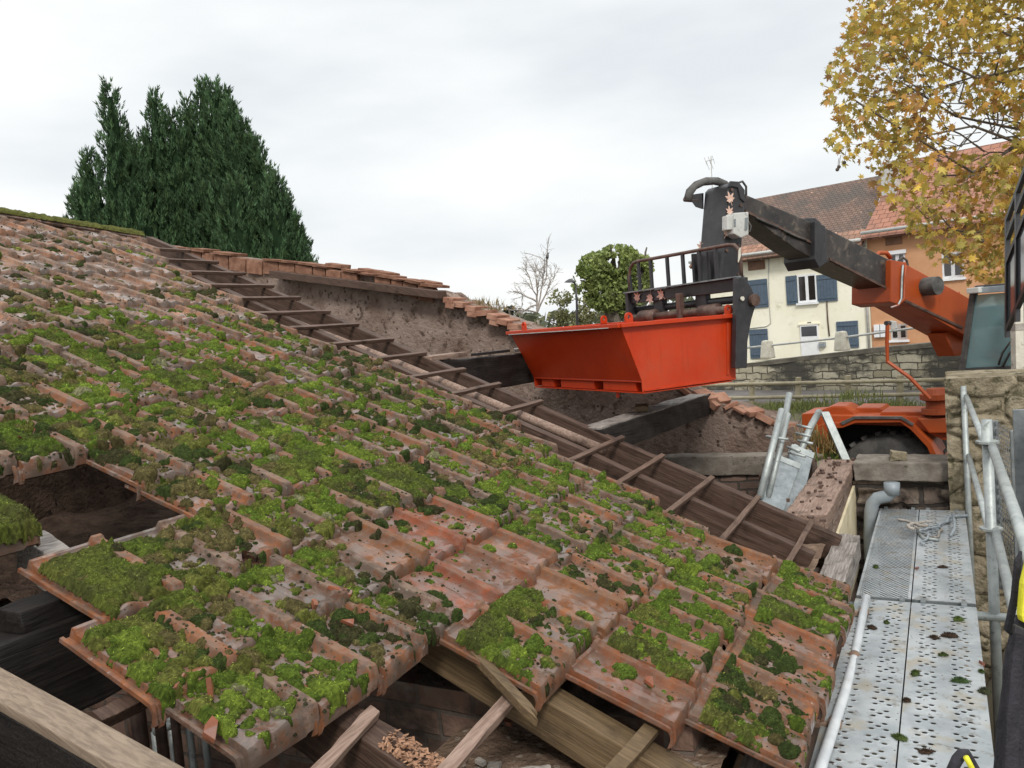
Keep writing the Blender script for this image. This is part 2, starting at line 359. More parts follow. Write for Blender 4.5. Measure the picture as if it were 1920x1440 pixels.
MT['pale_stone'] = mottled('pale_stone', (.48, .45, .37), (.62, .59, .50), 6, .9, .4, 30, c3=(.28, .26, .2))
MT['asphalt'] = mottled('asphalt', (.10, .088, .082), (.16, .145, .135), 2, .8, .3, 60)
MT['ground'] = mottled('ground', (.10, .085, .06), (.17, .15, .11), .8, .95, .5, 12, c3=(.055, .085, .025), spec=.15)
MT['grassy'] = vcol('grassy', .8, .25)
MT['leaf'] = vcol('leaf', .6, .35, 0, .3, 3)
MT['bark'] = mottled('bark', (.075, .06, .045), (.14, .115, .09), 8, .9, .6, 30)
MT['bark_pale'] = mottled('bark_pale', (.22, .19, .165), (.34, .30, .27), 8, .9, .3, 30)
MT['cream_wall'] = mottled('cream_wall', (.80, .765, .61), (.88, .85, .71), .9, .9, .1, 20, c3=(.58, .54, .41), c3lo=.55, c3hi=.8, spec=.15)
MT['orange_wall'] = mottled('orange_wall', (.50, .255, .135), (.58, .32, .18), 1.0, .9, .15, 20, c3=(.46, .20, .10), c3lo=.6, c3hi=.85, spec=.15)
def glass(name, col, rough=.08):
    m, t, p = newmat(name); q = NT(t)
    q.set(p, Base_Color=q.mix(q.noise(q.obj(), 1.3, 3), col, tuple(k * .5 for k in col)), Roughness=rough); p.inputs['Specular IOR Level'].default_value = .9
    return m
MT['pane'] = glass('pane', (.035, .028, .026), .06)
MT['pane_grey'] = glass('pane_grey', (.10, .105, .115), .1)
def clear_glass():
    m, t, p = newmat('cab_glass')
    p.inputs['Base Color'].default_value = (.30, .48, .50, 1); p.inputs['Roughness'].default_value = .03
    p.inputs['Transmission Weight'].default_value = .55; p.inputs['IOR'].default_value = 1.5; p.inputs['Specular IOR Level'].default_value = .9
    return m
MT['cab_glass'] = clear_glass()
def paintmat(name, c1, c2, dust, scratch):
    m, t, p = newmat(name); q = NT(t); v = q.obj()
    c = q.mix(q.ramp(q.noise(v, 2.4, 6, .65), .35, .68), c1, c2)
    d = q.math('MULTIPLY', q.ramp(q.noise(v, 1.3, 7, .72), .46, .72), .55); c = q.mix(d, c, dust)
    sv = q.n('ShaderNodeMapping', {'Vector': v, 'Scale': (3., 3., 30.), 'Rotation': (.5, .3, .2)}).outputs[0]
    s1 = q.math('MULTIPLY', q.ramp(q.noise(sv, 5, 4, .7), .66, .71), q.ramp(q.noise(v, 3, 3), .48, .6)); c = q.mix(q.math('MULTIPLY', s1, .8), c, scratch)
    dr = q.n('ShaderNodeMapping', {'Vector': v, 'Scale': (22., 22., 1.2)}).outputs[0]; c = q.mix(q.math('MULTIPLY', q.ramp(q.noise(dr, 1, 4, .6), .56, .74), .4), c, tuple(x * .45 for x in c1))
    ch = q.ramp(q.noise(v, 34, 4, .7), .70, .73); c = q.mix(ch, c, (.10, .045, .03))
    q.set(p, Base_Color=c, Roughness=q.math('ADD', .40, q.math('MULTIPLY', d, .5)), Normal=q.bump(q.math('ADD', q.noise(v, 1.8, 3), q.math('MULTIPLY', q.noise(v, 60, 3), .04)), .12, .05)); p.inputs['Specular IOR Level'].default_value = .35
    return m
MT['red'] = paintmat('red', (.47, .038, .005), (.42, .030, .004), (.36, .060, .024), (.48, .18, .11))
MT['orange'] = paintmat('orange', (.36, .066, .013), (.30, .050, .011), (.21, .068, .032), (.36, .19, .13))
# perforated galvanised scaffold planks (holes are cut clean through)
def deckmat(name, dense, lim=.135, S=1.0):
    m, t, p = newmat(name); q = NT(t)
    v = q.n('ShaderNodeTexCoord').outputs['Object']; s = q.n('ShaderNodeSeparateXYZ', {0: v}); x, y = s.outputs['X'], s.outputs['Y']
    def hole(cx, cy, px_, py_, ra, rb, lim):
        """ovals repeating with pitch px_,py_ (0 = no repeat in x) inside |x|<lim"""
        xx = q.math('SUBTRACT', x, cx); yy = q.math('SUBTRACT', y, cy)
        if px_: xx = q.math('SUBTRACT', q.math('MODULO', q.math('ADD', xx, 10 * px_ + px_ / 2), px_), px_ / 2)
        yy = q.math('SUBTRACT', q.math('MODULO', q.math('ADD', yy, 60 * py_ + py_ / 2), py_), py_ / 2)
        return q.math('SQRT', q.math('ADD', q.math('POWER', q.math('DIVIDE', xx, ra), 2.), q.math('POWER', q.math('DIVIDE', yy, rb), 2.)))
    if dense:
        ds = [hole(0, 0, .026 * S, .034 * S, .008 * S, .0065 * S, 0), hole(.013 * S, .017 * S, .026 * S, .034 * S, .008 * S, .0065 * S, 0)]
    else:
        ds = []
        for cx in (-.072, .068):
            for (a, b) in ((0, 0), (-.030, .024), (.022, .026), (-.024, -.026), (.030, -.024)): ds.append(hole(cx + a, b, 0, .112, .0105, .0075, 0))
    d = ds[0]
    for k in ds[1:]: d = q.math('MINIMUM', d, k)
    inside = q.math('LESS_THAN', q.math('ABSOLUTE', x), lim)
    cut = q.math('MULTIPLY', q.math('LESS_THAN', d, 1.0), inside)
    rim = q.math('MULTIPLY', q.n('ShaderNodeMapRange', {'Value': d, 'From Min': .9, 'From Max': 1.9, 'To Min': 1.0, 'To Max': 0.0}, interpolation_type='SMOOTHSTEP').outputs[0], inside)
    vr = q.obj(); n1 = q.noise(vr, 5, 6, .65); n2 = q.noise(vr, 16, 6, .7)
    c = q.mix(q.ramp(n1, .35, .65), (.33, .36, .375), (.47, .495, .505)); c = q.mix(q.ramp(n2, .53, .68), c, (.22, .215, .195))
    c = q.mix(q.math('MULTIPLY', q.ramp(q.noise(vr, 7, 5, .6), .52, .68), .6), c, (.40, .34, .24))
    sv = q.n('ShaderNodeTexVoronoi', {'Vector': vr, 'Scale': 45.}); cellr = q.n('ShaderNodeSeparateColor', {0: sv.outputs['Color']}).outputs[0]
    sp = q.math('MULTIPLY', q.math('LESS_THAN', sv.outputs['Distance'], .17), q.math('GREATER_THAN', q.math('ADD', cellr, q.math('MULTIPLY', n1, 1.1)), 1.36))
    c = q.mix(sp, c, (.07, .06, .045))
    q.set(p, Base_Color=c, Metallic=.45, Roughness=q.math('ADD', .26, q.math('MULTIPLY', n2, .38)), Normal=q.bump(q.math('ADD', rim, q.math('MULTIPLY', n2, .12)), .5, .004))
    tr = q.n('ShaderNodeBsdfTransparent'); ms = q.n('ShaderNodeMixShader', {0: cut, 1: p.outputs[0], 2: tr.outputs[0]})
    t.links.new(ms.outputs[0], t.nodes['Material Output'].inputs['Surface'])
    return m
MT['deck'] = deckmat('deck', False); MT['deck_dense'] = deckmat('deck_dense', True, .128); MT['panel_dense'] = deckmat('panel_dense', True, .27, 2.1)

# ------------------------------------------------------------------ noise fields for moss
_g = np.random.default_rng(3).random((64, 64))
def vnoise(x, y, seed=0):
    x = np.asarray(x) + seed * 7.31; y = np.asarray(y) + seed * 3.77
    xi = np.floor(x).astype(int); yi = np.floor(y).astype(int); fx = x - xi; fy = y - yi
    fx = fx * fx * (3 - 2 * fx); fy = fy * fy * (3 - 2 * fy)
    a = _g[xi % 64, yi % 64]; b = _g[(xi + 1) % 64, yi % 64]; c = _g[xi % 64, (yi + 1) % 64]; d = _g[(xi + 1) % 64, (yi + 1) % 64]
    return (a * (1 - fx) + b * fx) * (1 - fy) + (c * (1 - fx) + d * fx) * fy
def fbm(x, y, seed=0):
    return vnoise(x, y, seed) * .55 + vnoise(x * 2.1, y * 2.1, seed + 1) * .28 + vnoise(x * 4.3, y * 4.3, seed + 2) * .17
ORD = ['zeroth', 'first', 'second', 'third', 'fourth', 'fifth', 'sixth', 'seventh', 'eighth', 'ninth', 'tenth', 'eleventh', 'twelfth', 'thirteenth', 'fourteenth', 'fifteenth', 'sixteenth', 'seventeenth', 'eighteenth', 'nineteenth', 'twentieth']

# ------------------------------------------------------------------ the roof tiles
TW, TL = .25, .415
def sstep(x, a, b): t = np.clip((x - a) / (b - a), 0, 1); return t * t * (3 - 2 * t)
def tile_w(u, v):
    """height of the tile's upper face over its own base plane"""
    u = np.asarray(u, float); v = np.asarray(v, float)
    g = np.where(u < -.021, -.008, np.where(u < -.002, -.019, 0.0))
    g = g + .022 * sstep(u, .196, .204) * (1 - sstep(u, .241, .249)) * (1 - .6 * np.clip((v - TL + .012) / .012, 0, 1) ** 2)
    t = np.clip((v - .235) / .115, -1, 1); wid = .019 * (1 - t * t) + 1e-4
    d = np.abs(u - .088) / wid
    g = g + .008 * np.exp(-((d - .9) / .42) ** 2) * (np.abs(t) < 1) * (1 - t * t) ** .3
    g = g + .017 * (np.exp(-((u - .055) / .026) ** 2) + np.exp(-((u - .132) / .026) ** 2)) * sstep(v, TL - .070, TL - .028) * (1 - np.clip((v - TL + .02) / .02, 0, 1) ** 2)      # the bump above the nose
    g = g + .010 * (1 - sstep(v, .012, .022)) * (u > -.002)                                     # rim at the head
    nose = np.clip((v - TL + .032) / .032, 0, 1); g = g - .056 * nose ** 1.7
    return g
def tilt(v): return .036 + (.066 - .036) * v / TL
US = np.array([-.034, -.030, -.023, -.020, -.0195, -.004, -.0015, .001, .02, .045, .058, .066, .072, .08, .088, .096, .104, .11, .118, .13, .15, .17, .185, .195, .198, .201, .205, .215, .23, .239, .243, .247, .251])
VS = np.concatenate([[0, .008, .013, .018, .024], np.linspace(.05, TL - .085, 14), np.linspace(TL - .075, TL, 12)])
def tile_mesh(seed, chip=0):
    r = np.random.default_rng(seed)
    U, V = np.meshgrid(US, VS, indexing='ij'); Wt = tile_w(U, V) + (fbm(U * 30, V * 30, seed) - .5) * .0022
    if chip:        # broken nose corner
        V = np.where((U < .10) & (V > TL - .07), np.minimum(V, TL - .055 + .02 * np.sin(U * 90)), V)
    top = np.stack([U, V, Wt + tilt(V)], -1)
    bot = np.stack([U, np.minimum(V, TL - .012), np.minimum(Wt, .03) - .013 + tilt(V)], -1)
    n, m = U.shape; idx = np.arange(n * m).reshape(n, m); v = np.concatenate([top.reshape(-1, 3), bot.reshape(-1, 3)]); o = n * m
    q = lambda a, b, c, d: np.stack([a, b, c, d], -1).reshape(-1, 4)
    F = [q(idx[:-1, :-1], idx[1:, :-1], idx[1:, 1:], idx[:-1, 1:]), q(idx[:-1, :-1], idx[:-1, 1:], idx[1:, 1:], idx[1:, :-1]) + o]
    e = lambda a: np.stack([a[:-1], a[1:], a[1:] + o, a[:-1] + o], -1)
    F += [e(idx[:, 0])[:, ::-1], e(idx[:, -1]), e(idx[0, :]), e(idx[-1, :])[:, ::-1]]
    me_o = npmesh('roof_tile', v, np.concatenate(F), MT['clay']); me = me_o.data
    bpy.data.objects.remove(me_o)
    for p in me.polygons: p.use_smooth = True
    try: me.set_sharp_from_angle(angle=rad(30))
    except Exception: pass
    return me
TILES = [tile_mesh(1), tile_mesh(2), tile_mesh(3)]; TILE_CHIP = tile_mesh(4, 1)
MOSSC = np.array([(.086, .128, .018), (.126, .172, .024), (.040, .058, .014), (.118, .126, .028), (.110, .092, .036), (.046, .044, .018), (.18, .175, .095)])
MO = [5, 2, 4, 3, 0, 1, 6]      # moss tones from dry to lush
ICO_V = np.array([(math.cos(a) * math.cos(b), math.sin(a) * math.cos(b), math.sin(b)) for b in (0.0, .75) for a in np.linspace(0, 2 * math.pi, 6, endpoint=False)] + [(0, 0, 1)])
ICO_F = np.array([(i, (i + 1) % 6, 6 + (i + 1) % 6) for i in range(6)] + [(i, 6 + (i + 1) % 6, 6 + i) for i in range(6)] + [(6 + i, 6 + (i + 1) % 6, 12) for i in range(6)])
def moss_layer(name, parent, surf, u0, u1, v0, v1, Y0, vv0, dens, bright, seed, step, mat_amt, fronds=0, flat=0, thick=1.0):
    """moss cushions and mats growing on a surface w=surf(u,v); Y0,vv0 place it in the roof-wide growth pattern"""
    r = np.random.default_rng(seed)
    us = np.arange(u0 - .008, u1 + .008, step); vs = np.arange(v0, v1 + step * .5, step)
    U, V = np.meshgrid(us, vs, indexing='ij')
    U = U + r.uniform(-.35, .35, U.shape) * step; V = V + r.uniform(-.35, .35, V.shape) * step
    hgt = np.full(U.shape, -.004); ci = np.zeros(U.shape + (3,)); GY, GV = (Y0 + U), (vv0 + V / G)
    field = fbm(GY * 3.1, GV * G * 3.1 + 40, 5)
    # mats
    if mat_amt > 0:
        mm = fbm(GY * 5.2, GV * G * 4.2, 9) * .6 + field * .4
        mm = mm + (.17 * np.clip(1 - (V - v0) / .13, 0, 1) if mat_amt > .17 else 0); lump = fbm(GY * 30, GV * G * 30, 2); hm = (mm - (1 - mat_amt)) * .22 + .05 * (lump - .52); hm = hm - .03 * sstep(U, .188, .198) - .02 * sstep(V, v1 - .06, v1 - .03); hm = np.where(hm > 0, np.minimum(hm, .030) + .008 * (fbm(GY * 90, GV * G * 90, 4) - .5), -.004) * (.6 + .4 * thick)
        c0 = fbm(GY * 2.2, GV * G * 2.2, 21); kk = np.clip((c0 - .3) / .4, 0, 1)[..., None]
        cm = MOSSC[3] * kk + MOSSC[0] * (1 - kk); bb = np.clip((fbm(GY * 16, GV * G * 16, 31) - .42) * 4, 0, 1)[..., None]; cm = cm * (1 - bb * .6) + MOSSC[5] * bb * .6
        up = hm > hgt; hgt = np.where(up, hm, hgt); ci[up] = cm[up]
    # cushions
    nC = int(dens * (u1 - u0) * (v1 - v0) * 2300)
    for _ in range(nC):
        cu, cv = r.uniform(u0, u1), r.uniform(v0, v1)
        if r.random() < .55: cv = v0 + (v1 - v0) * r.beta(.7, 2.2)          # gathers below the course above
        elif r.random() < .2: cv = v1 - (v1 - v0) * r.beta(.8, 5)
        if (cu > .190 and r.random() < .9) or (cv > v1 - .055 and r.random() < .55): continue
        fl = float(fbm((Y0 + cu) * 3.1, (vv0 + cv / G) * G * 3.1 + 40, 5))
        if fl + r.uniform(-.16, .16) < .62 - .42 * min(1.2, dens): continue
        q_ = r.random(); R = r.uniform(.006, .013) if q_ < .62 else (r.uniform(.013, .024) if q_ < .90 else r.uniform(.024, .042))
        R *= .75 + .25 * thick
        c0 = float(fbm((Y0 + cu) * 5, (vv0 + cv / G) * G * 5, 23)); ki = int(np.clip(np.searchsorted(np.cumsum(np.array(bright)[MO]), np.clip((c0 - .28) / .44, 0, .999) * .75 + r.random() * .25), 0, 6)); c = MOSSC[MO[ki]] * r.uniform(.85, 1.15)
        du = (U - cu); dv = (V - cv); el = r.uniform(.8, 1.25); an = np.arctan2(dv, du)
        d = np.sqrt((du * el) ** 2 + (dv / el) ** 2) / (R * (1 + .09 * np.sin(an * 3 + cu * 900) + .05 * np.sin(an * 5 + cv * 700)))
        ins = d < 1
        if not ins.any(): continue
        hh = R * r.uniform(.55, .85) * np.sqrt(np.clip(1 - d * d, 0, 1)) - .001
        up = ins & (hh > hgt); hgt = np.where(up, hh, hgt); ci[up] = c * (.85 + .3 * r.random())
    edge = np.minimum.reduce([(U - u0 + .012) / .012, (u1 + .012 - U) / .012])
    hgt = np.where(hgt > 0, np.minimum(hgt, .042 * np.clip(edge, 0, 1) + .001), hgt)
    hgt = np.where(hgt > 0, hgt + r.uniform(-.0015, .0018, hgt.shape), hgt)
    S = surf(U, V); P = np.stack([U, V, S + np.maximum(hgt, -.003)], -1).reshape(-1, 3)
    n, m = U.shape; idx = np.arange(n * m).reshape(n, m); f = np.stack([idx[:-1, :-1], idx[1:, :-1], idx[1:, 1:], idx[:-1, 1:]], -1).reshape(-1, 4)
    hf = hgt.reshape(-1); keep = (hf[f] > .0).sum(1) >= 1; f = f[keep]
    C = ci.reshape(-1, 3).copy(); z = C.sum(1) == 0
    if z.any() and (~z).any(): C[z] = MOSSC[5] * .7
    C = C * np.exp(r.normal(-.06, .27, (len(C), 1)))
    verts = [P]; cols = [C * (.74 if fronds else 1.0)]; faces = [f]; base = len(P)     # older growth under the tips, crevice shade put into its darker colour
    used = np.zeros(base, bool); used[f.ravel()] = True
    # dark beads of dead moss and lichen
    nb = int(165 * (u1 - u0) * (v1 - v0) / .09 * (1 if step < .006 else .6))
    if nb:
        bu, bv = r.uniform(u0, min(u1, .25), nb), r.uniform(v0, v1, nb); br = .0024 + .0065 * r.random(nb) ** 2
        keepb = (r.random(nb) < (.3 if dens < .25 else 1)) & (fbm((Y0 + bu) * 9, (vv0 * G + bv) * 9, 14) + r.uniform(-.1, .1, nb) > .5); bu, bv, br = bu[keepb], bv[keepb], br[keepb]; nb = len(bu)
        if nb:
            c = np.stack([bu, bv, surf(bu, bv) - .001], -1); V_ = c[:, None, :] + ICO_V[None] * br[:, None, None] * np.array([1, 1, .8])
            verts.append(V_.reshape(-1, 3)); faces.append((ICO_F[None] + (np.arange(nb) * 13)[:, None, None] + base).reshape(-1, 3)); base += nb * 13
            cols.append(np.repeat(np.array([(.036, .034, .018)]) * r.uniform(.5, 1.7, (nb, 1)), 13, 0))
    # little fronds that fuzz the cushions
    cand = np.where(used & (hf > .003))[0]
    if fronds and len(cand):
        k = int(fronds * 2.4 * len(cand) * step * step / .0001); s_ = r.choice(cand, k)
        L_ = r.uniform(.004, .0105, k); dr = np.stack([r.normal(0, .55, k), r.normal(.1, .55, k), np.abs(r.normal(.75, .3, k))], -1); dr /= np.linalg.norm(dr, axis=1)[:, None]
        sd_ = np.cross(dr, r.normal(0, 1, (k, 3))); sd_ /= np.linalg.norm(sd_, axis=1)[:, None]
        p0 = P[s_] + r.uniform(-.5, .5, (k, 3)) * step * np.array([1, 1, 0])
        tri = np.stack([p0 - sd_ * .0015, p0 + sd_ * .0015, p0 + dr * L_[:, None]], 1)
        verts.append(tri.reshape(-1, 3)); faces.append((np.arange(k * 3) + base).reshape(-1, 3)); base += k * 3
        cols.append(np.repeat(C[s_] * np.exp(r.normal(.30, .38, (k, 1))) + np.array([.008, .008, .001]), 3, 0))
    vv = np.concatenate(verts); cc = np.concatenate(cols)
    if sum(len(a) for a in faces) < 8: return None
    mask = np.zeros(len(vv), bool)
    for a in faces: mask[a.ravel()] = True
    remap = np.cumsum(mask) - 1
    ob = npmesh(name, vv[mask], [remap[a] for a in faces if len(a)], MT['moss'], parent, cols=cc[mask]); ob['kind'] = 'stuff'
    return ob
VNOSE = {0: 0.1, 1: 1.0, 2: 1.95, 3: 2.95, 4: 3.9, 5: 4.92, 6: 5.9, 7: 6.9, 8: 7.9, 9: 8.9, 10: 9.92, 11: 10.9, 12: 11.9, 13: 12.93, 14: 13.92, 15: 14.93, 16: 15.95, 17: 16.93, 18: 18.05}
SKEW = {12: .18, 13: .20, 14: .22, 15: .33, 16: .28, 17: .07}
YR = {0: 5.02, 1: 4.90, 2: 4.74, 3: 4.66, 4: 4.58, 5: 4.56, 6: 4.46, 7: 4.42, 8: 4.44, 9: 4.58, 10: 4.56, 11: 4.59, 12: 4.60, 13: 4.49, 14: 4.40, 15: 4.41, 16: 4.29, 17: 4.23, 18: 4.36}
YL = {0: 2.9, 1: 2.75, 2: 2.7, 3: 2.6, 4: 2.45, 5: 2.25, 6: 2.05, 7: 1.85, 8: 1.7, 9: 1.55, 10: 1.30, 11: 2.10, 12: 2.14, 13: 1.50, 14: 1.46, 15: 1.36, 16: 2.24, 17: 2.44, 18: 2.58}
YR[-1] = 4.5; YL[-1] = 3.3; VNOSE[-1] = -.9
def vnose(k, Y): return VNOSE[k] - SKEW.get(k, 0) * min(1, max(0, (4.4 - Y) / 2.6))
ORANGE = {(14, 5), (14, 6), (15, 5), (15, 6), (15, 7), (17, 6), (16, 5), (17, 0), (18, 3), (14, 7)}   # bare, little weathered tiles: (course, tile from the verge)
BRIGHT_L = [.10, .09, .16, .12, .22, .24, .07]; BRIGHT_M = [.22, .16, .18, .12, .12, .15, .05]; BRIGHT_R = [.34, .30, .18, .08, .03, .06, .01]
tcount = {}
def put_tile(k, Yc, vN, j, dz=0.0, rz=0.0, label=None, bare=None, dens=None, mat=None, mesh=None):
    r = np.random.default_rng(1000 + k * 50 + j)
    dist = np.linalg.norm(rp(Yc, vN) - CP)
    p = rp(Yc, vN - TL / G, dz)
    basis = Matrix(((0, RV[0], RN[0]), (1, RV[1], RN[1]), (0, RV[2], RN[2])))
    rot = basis @ Matrix.Rotation(rz + r.normal(0, .022), 3, 'Z') @ Matrix.Rotation(r.normal(0, .013), 3, 'X') @ Matrix.Rotation(r.normal(0, .018), 3, 'Y')
    me = mesh or TILES[r.integers(3)]
    o = bpy.data.objects.new('roof_tile', me); COL.objects.link(o)
    o.matrix_world = Matrix.Translation(Vector(p)) @ rot.to_4x4()
    bare = ((k, j) in ORANGE) if bare is None else bare
    ff = float(fbm(Yc * 1.7, vN * .6, 17))
    if bare: o.color = (.215 * r.uniform(.88, 1.12), .076 * r.uniform(.85, 1.1), .026, .42)
    else:
        kx = np.clip(r.normal(.5, .36), 0, 1); ca, cb = np.array((.115, .060, .035)), np.array((.215, .078, .028))
        if k >= 16: kx = min(1, kx + .5)
        if k <= 6: cb = np.array((.32, .155, .085)); ca = np.array((.25, .155, .105))
        c = ca * (1 - kx) + cb * kx; c = c * r.uniform(.85, 1.12)
        o.color = (*c, np.clip(1.0 - .35 * kx + r.normal(0, .12), .35, 1))
    # moss cover
    if dens is None:
        if k <= 4: dens = .38
        elif k <= 7: dens = .62 + .3 * (Yc < 3.4)
        else: dens = .95 + .25 * (Yc < 2.9)
        if k >= 16: dens = 1.0
        dens *= (.55 + .9 * ff) * (.62 if k <= 4 else .72 if k <= 9 else .85)
    if mat is None:
        mat = .22 + .12 * (Yc < 3.2) * (k > 5) + .05 * (Yc < 2.3) * (k > 9) + .13 * (k >= 16)
        if k <= 5: mat = .12
        mat = mat * 1.02 + (ff - .5) * .55
    if bare: dens *= .2; mat = 0
    br = BRIGHT_L if (k < 6 or (Yc < 2.3 and k < 14)) else (BRIGHT_R if (Yc > 2.4 and k >= 14) else BRIGHT_M)
    step = .0042 if dist < 3.6 else (.0052 if dist < 5 else .0068)
    surf = lambda u, v: tile_w(np.clip(u, -.03, .252), v) + tilt(v)
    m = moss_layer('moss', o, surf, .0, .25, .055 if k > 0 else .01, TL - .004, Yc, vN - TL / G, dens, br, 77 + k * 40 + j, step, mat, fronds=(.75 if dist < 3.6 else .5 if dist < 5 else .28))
    cover = len(m.data.polygons) if m else 0
    look = 'bare orange' if bare else ('thickly mossed' if dens + mat > 1.35 else ('moss-dotted brown' if dens + mat > .75 else 'pale weathered'))
    tag(o, label or f"{look} clay roof tile, {ORD[19 - k]} course up from the eave, {ORD[j + 1]} from the stripped edge", 'roof tile', 'interlocking clay tiles still on the roof')
    return o
for k in range(-1, 19):
    Y = YR[k] - .252; j = 0
    while Y > YL[k] - .11:
        vN = vnose(k, Y)
        vridge = -1.72 + (Y - 4.1) * 1.25
        if vN - .95 > vridge - .3:
            Yc = Y + .006 * math.sin(k * 9 + j * 5)
            put_tile(k, Yc, vN + .05 * math.sin(j * 4.1 + k * 2.3), j, mesh=TILE_CHIP if (k, j) in ((15, 8), (13, 9)) else None)
        Y -= TW; j += 1
# the loose pair at the far-left hole and the slipped one by the void
put_tile(11, 1.33, 11.28, 13, dz=.01, rz=.04, dens=1.3, mat=.75, label='moss-smothered clay tile stranded across the hole, resting on a bare rafter')
put_tile(11, 1.07, 11.28, 14, dz=.01, rz=.02, dens=1.2, mat=.7, label='mossy stranded clay tile cut off by the frame edge, beside the hole')
# ridge tiles along the top
def ridge_surf_pts(a, b, rr, n=9):
    a, b = np.array(a), np.array(b); d = nrm(b - a); s = nrm(np.cross(d, UP)); u = np.cross(s, d)
    return [(a, b, s, u)]
rA, rB = rp(3.2, -2.75, .03), rp(5.05, -.42, .03)
for i in range(5):
    a, b = rA + (rB - rA) * (i / 5), rA + (rB - rA) * ((i + 1.06) / 5)
    d = nrm(b - a); s = nrm(np.cross(d, UP)); u = np.cross(s, d); n = 9; pts = []
    for e0, rr in ((a, .095), (b, .105)):
        for t in np.linspace(0, math.pi, n): pts.append(e0 + s * math.cos(t) * rr + u * math.sin(t) * rr * .62)
        for t in np.linspace(math.pi, 0, n): pts.append(e0 + s * math.cos(t) * (rr - .014) + u * (math.sin(t) * rr * .62 - .014))
    m = 2 * n; fs = [(k, (k + 1) % m, m + (k + 1) % m, m + k) for k in range(m)] + [tuple(range(m)), tuple(range(m, 2 * m))[::-1]]
    o = MB().add(pts, fs).build('ridge_tile', MT['clay'], smooth=False); o.color = (.33, .2, .14, .9)
    tag(o, f"moss-capped half-round ridge tile, {ORD[5 - i]} back from the stripped end", 'ridge tile', 'ridge tiles along the roof top')
    L_ = np.linalg.norm(b - a)
    mo = moss_layer('moss', o, lambda uu, vv: .0 * uu, 0, 1, 0, 1, 0, 0, .01, BRIGHT_L, 5, .5, 0) if False else None
    r = np.random.default_rng(90 + i); us = np.linspace(0, 1, 60); ts = np.linspace(.25, math.pi - .25, 26)
    Uu, Tt = np.meshgrid(us, ts, indexing='ij'); h = .004 + .020 * fbm(Uu * 9 + i * 7, Tt * 4, 3) + .014 * (fbm(Uu * 26, Tt * 11 + i, 6) - .5) + r.uniform(-.002, .002, Uu.shape)
    R0 = (.1 + h); Pm = a + (b - a) * Uu[..., None] + s * (np.cos(Tt) * R0)[..., None] + u * (np.sin(Tt) * (R0 * .62 + h * .4))[..., None]
    idx = np.arange(Uu.size).reshape(Uu.shape); f = np.stack([idx[:-1, :-1], idx[1:, :-1], idx[1:, 1:], idx[:-1, 1:]], -1).reshape(-1, 4)
    cc = (np.array((.085, .088, .024)) * (.5 + fbm(Uu * 12 + i, Tt * 5, 8))[..., None]).reshape(-1, 3)
    npmesh('moss', Pm.reshape(-1, 3), f, MT['moss'], o, origin=o.location, cols=cc)

# shards of broken tile lying about on the roof
def shard(name, c, rn_, size, seed, color, label, group=None, mat='clay'):
    r = np.random.default_rng(seed); c = np.array(c, float); rn_ = nrm(rn_); a = nrm(np.cross(rn_, r.normal(0, 1, 3))); b = np.cross(rn_, a)
    n = r.integers(5, 7); an = np.sort(r.uniform(0, 2 * math.pi, n)); rr = size * r.uniform(.55, 1.1, n)
    poly = [c + a * math.cos(t) * q * 1.3 + b * math.sin(t) * q * .75 for t, q in zip(an, rr)]
    o = MB().prism(poly, rn_ * .014).build(name, MT[mat], bevel=.002); o.color = (*[q * .62 for q in color], .15)
    return tag(o, label, 'tile shard', group)
for i, (px, py, sz, lb) in enumerate([
        (1220, 1283, .035, 'orange tile shard leaning on the last-but-one course near the moss'), (632, 1112, .05, 'biggest orange tile shard sunk in moss between two slipped tiles'),
        (648, 1160, .032, 'flat reddish tile shard in moss below the biggest shard'), (594, 1140, .028, 'thin upright orange tile sliver in deep moss'),
        (792, 866, .028, 'thin bright orange tile sliver standing in moss mid roof'), (345, 1285, .028, 'small orange shard on the lowest broken tile, beside its rim'),
        (388, 1290, .026, 'small pale pink shard beside another shard on the lowest broken tile'), (395, 1372, .036, 'orange shard at the foot of a moss pad on the lowest broken tile'),
        (35, 828, .03, 'flat orange chip on a thick moss mat near the hole')]):
    P, = [atPl(px, py, rp(0, 17, .075), RN)]
    up = RN + np.random.default_rng(i).normal(0, .35, 3) if 'sliver' not in lb else np.array((-.5, -.75, .25))
    shard('tile_shard', P, up, sz, 40 + i, (.46, .15, .07), lb)

# ------------------------------------------------------------------ rafters, battens, purlins
def rafter(Yc, wd, v0, v1, off, hgt, mat, label, group='bared rafters', name='rafter', Ye=None):
    m = MB(); a, b = rp(Yc, v0, off), rp(Ye or Yc, v1, off)
    m.bar(a - RN * hgt / 2, b - RN * hgt / 2, np.array([0, wd / 2, 0]), RN * hgt / 2)
    return tag(m.build(name, MT[mat], bevel=.006, sub=4, rough=.006), label, 'rafter', group)
rafter(5.47, .075, -1.5, 17.6, -.028, .17, 'wood_dark', 'outermost brown rafter beyond the tiles, carrying the batten ends')
rafter(4.95, .075, -1.2, 17.3, -.028, .15, 'wood_dark', 'brown rafter beside the stripped tile edge, second from the outside')
for i, y in enumerate((4.42, 3.93, 3.42, 2.93)):
    rafter(y, .075, -2.2, 17.9, -.028, .15, 'wood_dark', 'brown rafter hidden under the tiles, ' + ('third', 'fourth', 'fifth', 'sixth')[i] + ' from the outside')
rafter(2.42, .115, 8.0, 18.2, -.04, .14, 'wood_yellow', 'thick yellowish rafter under the eave tiles, with a worn pale edge')
rafter(1.80, .11, 13.9, 15.6, -.03, .17, 'wood_dark', 'broken-off rafter heaped with wood chips, ending above the earth')
q1, q2 = atY(0, 1250, 1.2), atY(330, 1430, 1.2); qd = nrm(q2 - q1); qn = nrm(np.cross(qd, (0, 1, 0))); qn = qn if qn[2] > 0 else -qn
